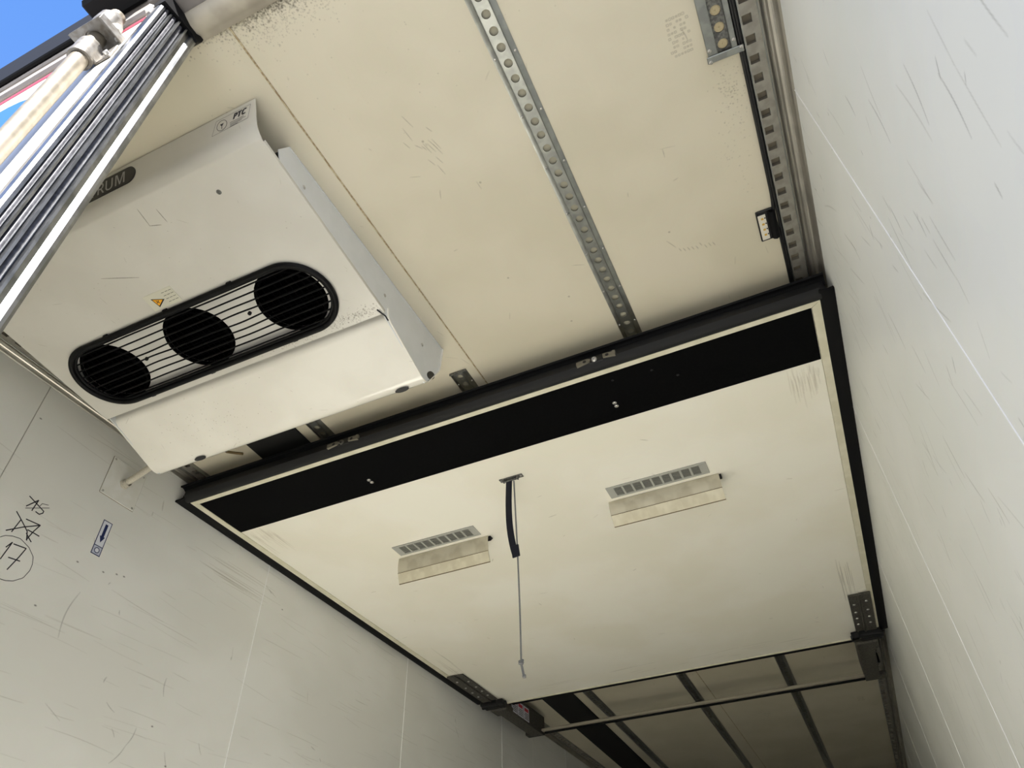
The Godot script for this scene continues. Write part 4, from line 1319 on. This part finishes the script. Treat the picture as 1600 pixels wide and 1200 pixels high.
# ---------------------------------------------------------------- rear door
func build_door() -> void:
	var d := shell("door_1", "closed left rear door, white outside, seen past its ribbed free edge", "door")
	var b := MB.new()
	b.box(Vector3(-W - 0.04, -0.1, 0.0), Vector3(0.0, 2.52, 0.088), 0.002)
	put("door_leaf", b, M.door_white, d)
	var tg := MB.new()
	tg.box(Vector3(-W - 0.04, 2.52, 0.06), Vector3(0.0, 2.566, 0.098), 0.006)
	tg.box(Vector3(-W - 0.04, 2.52, 0.0), Vector3(0.0, 2.575, 0.03), 0.006)
	put("top_gasket", tg, M.frame_grey, d, "grey rubber gasket along the door top")
	var rs := MB.new()
	rs.box(Vector3(-W, 2.484, 0.0875), Vector3(-0.004, 2.508, 0.0892))
	put("red_stripe", rs, M.stripe_red, d, "thin red printed stripe under the door top")
	var bl := MB.new()
	var arc := PackedVector2Array()
	for i in 33:
		var an := TAU * i / 32.0
		if i < 32: arc.append(Vector2(-0.40, 2.19) + Vector2(cos(an), sin(an)) * 0.225)
	bl.prism(arc, Vector3(0, 0, 0.088), Vector3.RIGHT, Vector3.UP, Vector3(0, 0, 1), 0.0005)
	put("blue_print", bl, M.blue, d, "round blue printed mark")
	# ribbed free edge: profile in (z, x), swept down the door
	var ep := MB.new()
	var pf := [Vector2(0.089, -0.002), Vector2(0.0895, 0.012), Vector2(0.0875, 0.020), Vector2(0.083, 0.0245), Vector2(0.078, 0.025), Vector2(0.0765, 0.019), Vector2(0.0665, 0.018), Vector2(0.0645, 0.0265), Vector2(0.061, 0.0265), Vector2(0.0595, 0.019), Vector2(0.0475, 0.0185), Vector2(0.0455, 0.0285), Vector2(0.0415, 0.029), Vector2(0.0400, 0.018), Vector2(0.0275, 0.017), Vector2(0.026, 0.0285), Vector2(0.022, 0.029), Vector2(0.0195, 0.023), Vector2(0.012, 0.0225), Vector2(0.0075, 0.0265), Vector2(0.0035, 0.0285), Vector2(-0.002, 0.0285), Vector2(-0.007, 0.0265), Vector2(-0.008, -0.002)]
	ep.prism(PackedVector2Array(pf), Vector3(0, -0.1, 0), Vector3(0, 0, 1), Vector3.RIGHT, Vector3.UP, 2.66)
	put("edge_profile", ep, M.door_edge, d, "worn ribbed aluminium edge profile")
	for q in [[0.0715, 0.0185, 0.0046], [0.0535, 0.0188, 0.0056], [0.034, 0.0178, 0.0058]]:
		var g := MB.new()
		g.tube([Vector3(q[1], -0.1, q[0]), Vector3(q[1], 2.555, q[0])], q[2], 12)  # dark filler added for the dark reflections between metal ribs
		put("groove_dark_fill", g, M.gasket, d, "added dark filler between the ribs for the dark reflections in the metal")
	var cr := MB.new()
	cr.prism(PackedVector2Array([Vector2(0.09, 2.552), Vector2(0.05, 2.557), Vector2(0.012, 2.560), Vector2(-0.006, 2.553), Vector2(-0.014, 2.572), Vector2(-0.014, 2.584), Vector2(0.09, 2.59)]), Vector3(-0.02, 0, 0), Vector3(0, 0, 1), Vector3.UP, Vector3.RIGHT, 0.052)
	put("corner_seal", cr, M.rubber, d, "black rubber corner seal at the top of the edge")

	# locking bar on the outer face
	var lx := -0.066
	var lz := 0.112
	var lb := thing("locking_bar", "pale vertical locking bar with clamp fittings on the outer face of the door", "locking bar", Vector3(lx, 1.3, lz))
	var t := MB.new()
	t.tube([Vector3(lx, -0.05, lz), Vector3(lx, 2.52, lz)], 0.0165, 20)
	put("bar", t, M.rod, lb)
	var cl := MB.new()
	cl.lathe(Vector3(lx, 2.31, lz), Vector3.UP, [Vector2(0.017, 0.0), Vector2(0.0225, 0.0), Vector2(0.0235, 0.004), Vector2(0.022, 0.02), Vector2(0.0225, 0.05), Vector2(0.0215, 0.058), Vector2(0.017, 0.058)], 24)
	cl.box(Vector3(lx + 0.012, 2.315, 0.0885), Vector3(lx + 0.054, 2.365, 0.093), 0.0015)
	cl.box(Vector3(lx + 0.012, 2.315, 0.0885), Vector3(lx + 0.02, 2.365, lz + 0.006), 0.002)
	var co := put("clamp", cl, M.rod_fit, lb, "pale pressed clamp round the bar")
	var gp := MB.new()
	# guide plate with a round cut-out where the bar passes
	gp.cell(Rect2(lx - 0.043, 0.0885 - lz + lz, 0.092, 0.055), circle_hole(Vector2(lx, lz), 0.0205, 24), Vector3(0, 2.40, 0), Vector3.RIGHT, Vector3(0, 0, 1), Vector3.DOWN, 0.004)
	gp.box(Vector3(lx - 0.043, 2.404, 0.0885), Vector3(lx + 0.049, 2.408, 0.1435), 0.001)
	gp.box(Vector3(lx + 0.046, 2.385, 0.0885), Vector3(lx + 0.05, 2.408, 0.1435), 0.001)
	put("guide_plate", gp, M.rod_fit, lb, "beige guide plate")
	var cam := MB.new()
	cam.lathe(Vector3(lx + 0.004, 2.43, lz + 0.006), Vector3(0.3, 1, 0).normalized(), [Vector2(0.0, 0.0), Vector2(0.021, 0.0), Vector2(0.024, 0.01), Vector2(0.023, 0.04), Vector2(0.014, 0.055), Vector2(0.0, 0.058)], 18)
	cam.obox(Vector3(lx + 0.028, 2.43, lz - 0.004), Vector3(0.03, 0.03, 0.02), Basis(Vector3.UP, 0.4), 0.006)
	put("locking_cam", cam, M.rod_fit, lb, "pale cast locking cam")
	for q in [[lx + 0.043, 2.33], [lx + 0.04, 2.40]]:
		var bo := MB.new()
		bo.lathe(Vector3(q[0], q[1], 0.093), Vector3(0, 0, 1), [Vector2(0.0065, 0.0), Vector2(0.0065, 0.006), Vector2(0.005, 0.0075), Vector2(0, 0.0075)], 6)
		put("bolt", bo, M.steel, co)


func _ready() -> void:
	rng.seed = 4711
	# camera
	var cam := Camera3D.new()
	cam.name = "camera"
	cam.position = Vector3(0.905, 0.9, 0.31)
	cam.rotation_order = EULER_ORDER_YXZ
	cam.rotation = Vector3(0.742998692, 0.407074153, -0.034430888)
	cam.fov = rad_to_deg(2.0 * atan(600.0 / 1109.675))
	cam.near = 0.02
	cam.far = 300.0
	add_child(cam)
	cam.current = true
	# sky
	var we := WorldEnvironment.new()
	we.name = "world_environment"
	var e := Environment.new()
	e.background_mode = Environment.BG_SKY
	var sk := Sky.new()
	var sm := ProceduralSkyMaterial.new()
	sm.sky_top_color = Color(0.42, 0.64, 0.985)
	sm.sky_horizon_color = Color(1.3, 1.36, 1.45)
	sm.sky_curve = 0.2
	sm.ground_horizon_color = Color(0.66, 0.66, 0.64)
	sm.ground_bottom_color = Color(0.5, 0.49, 0.46)
	sm.sky_energy_multiplier = 1.0
	sk.sky_material = sm
	e.sky = sk
	e.tonemap_mode = Environment.TONE_MAPPER_LINEAR
	e.tonemap_exposure = 1.0
	e.sdfgi_enabled = true
	e.ssao_enabled = true
	e.ssil_enabled = true
	we.environment = e
	add_child(we)
	# sun, from behind and to the right, high
	var sun := DirectionalLight3D.new()
	sun.name = "sun"
	sun.light_color = Color(1.0, 0.985, 0.965)
	sun.light_energy = 8.2
	sun.light_angular_distance = 0.6
	sun.shadow_enabled = true
	sun.sky_mode = DirectionalLight3D.SKY_MODE_LIGHT_ONLY
	add_child(sun)
	sun.look_at_from_position(Vector3.ZERO, Vector3(-0.46, -0.605, -0.65), Vector3.UP)

	make_materials()
	M.wall_plate = blotchy(Color(0.87, 0.865, 0.83), Color(0.89, 0.885, 0.86), 0.5, 0.0, 0.02, 3.0, 0.0, 29)
	build_setting()
	build_unit()
	build_partition()
	build_carriage()
	build_rails()
	build_door()
	build_marks()
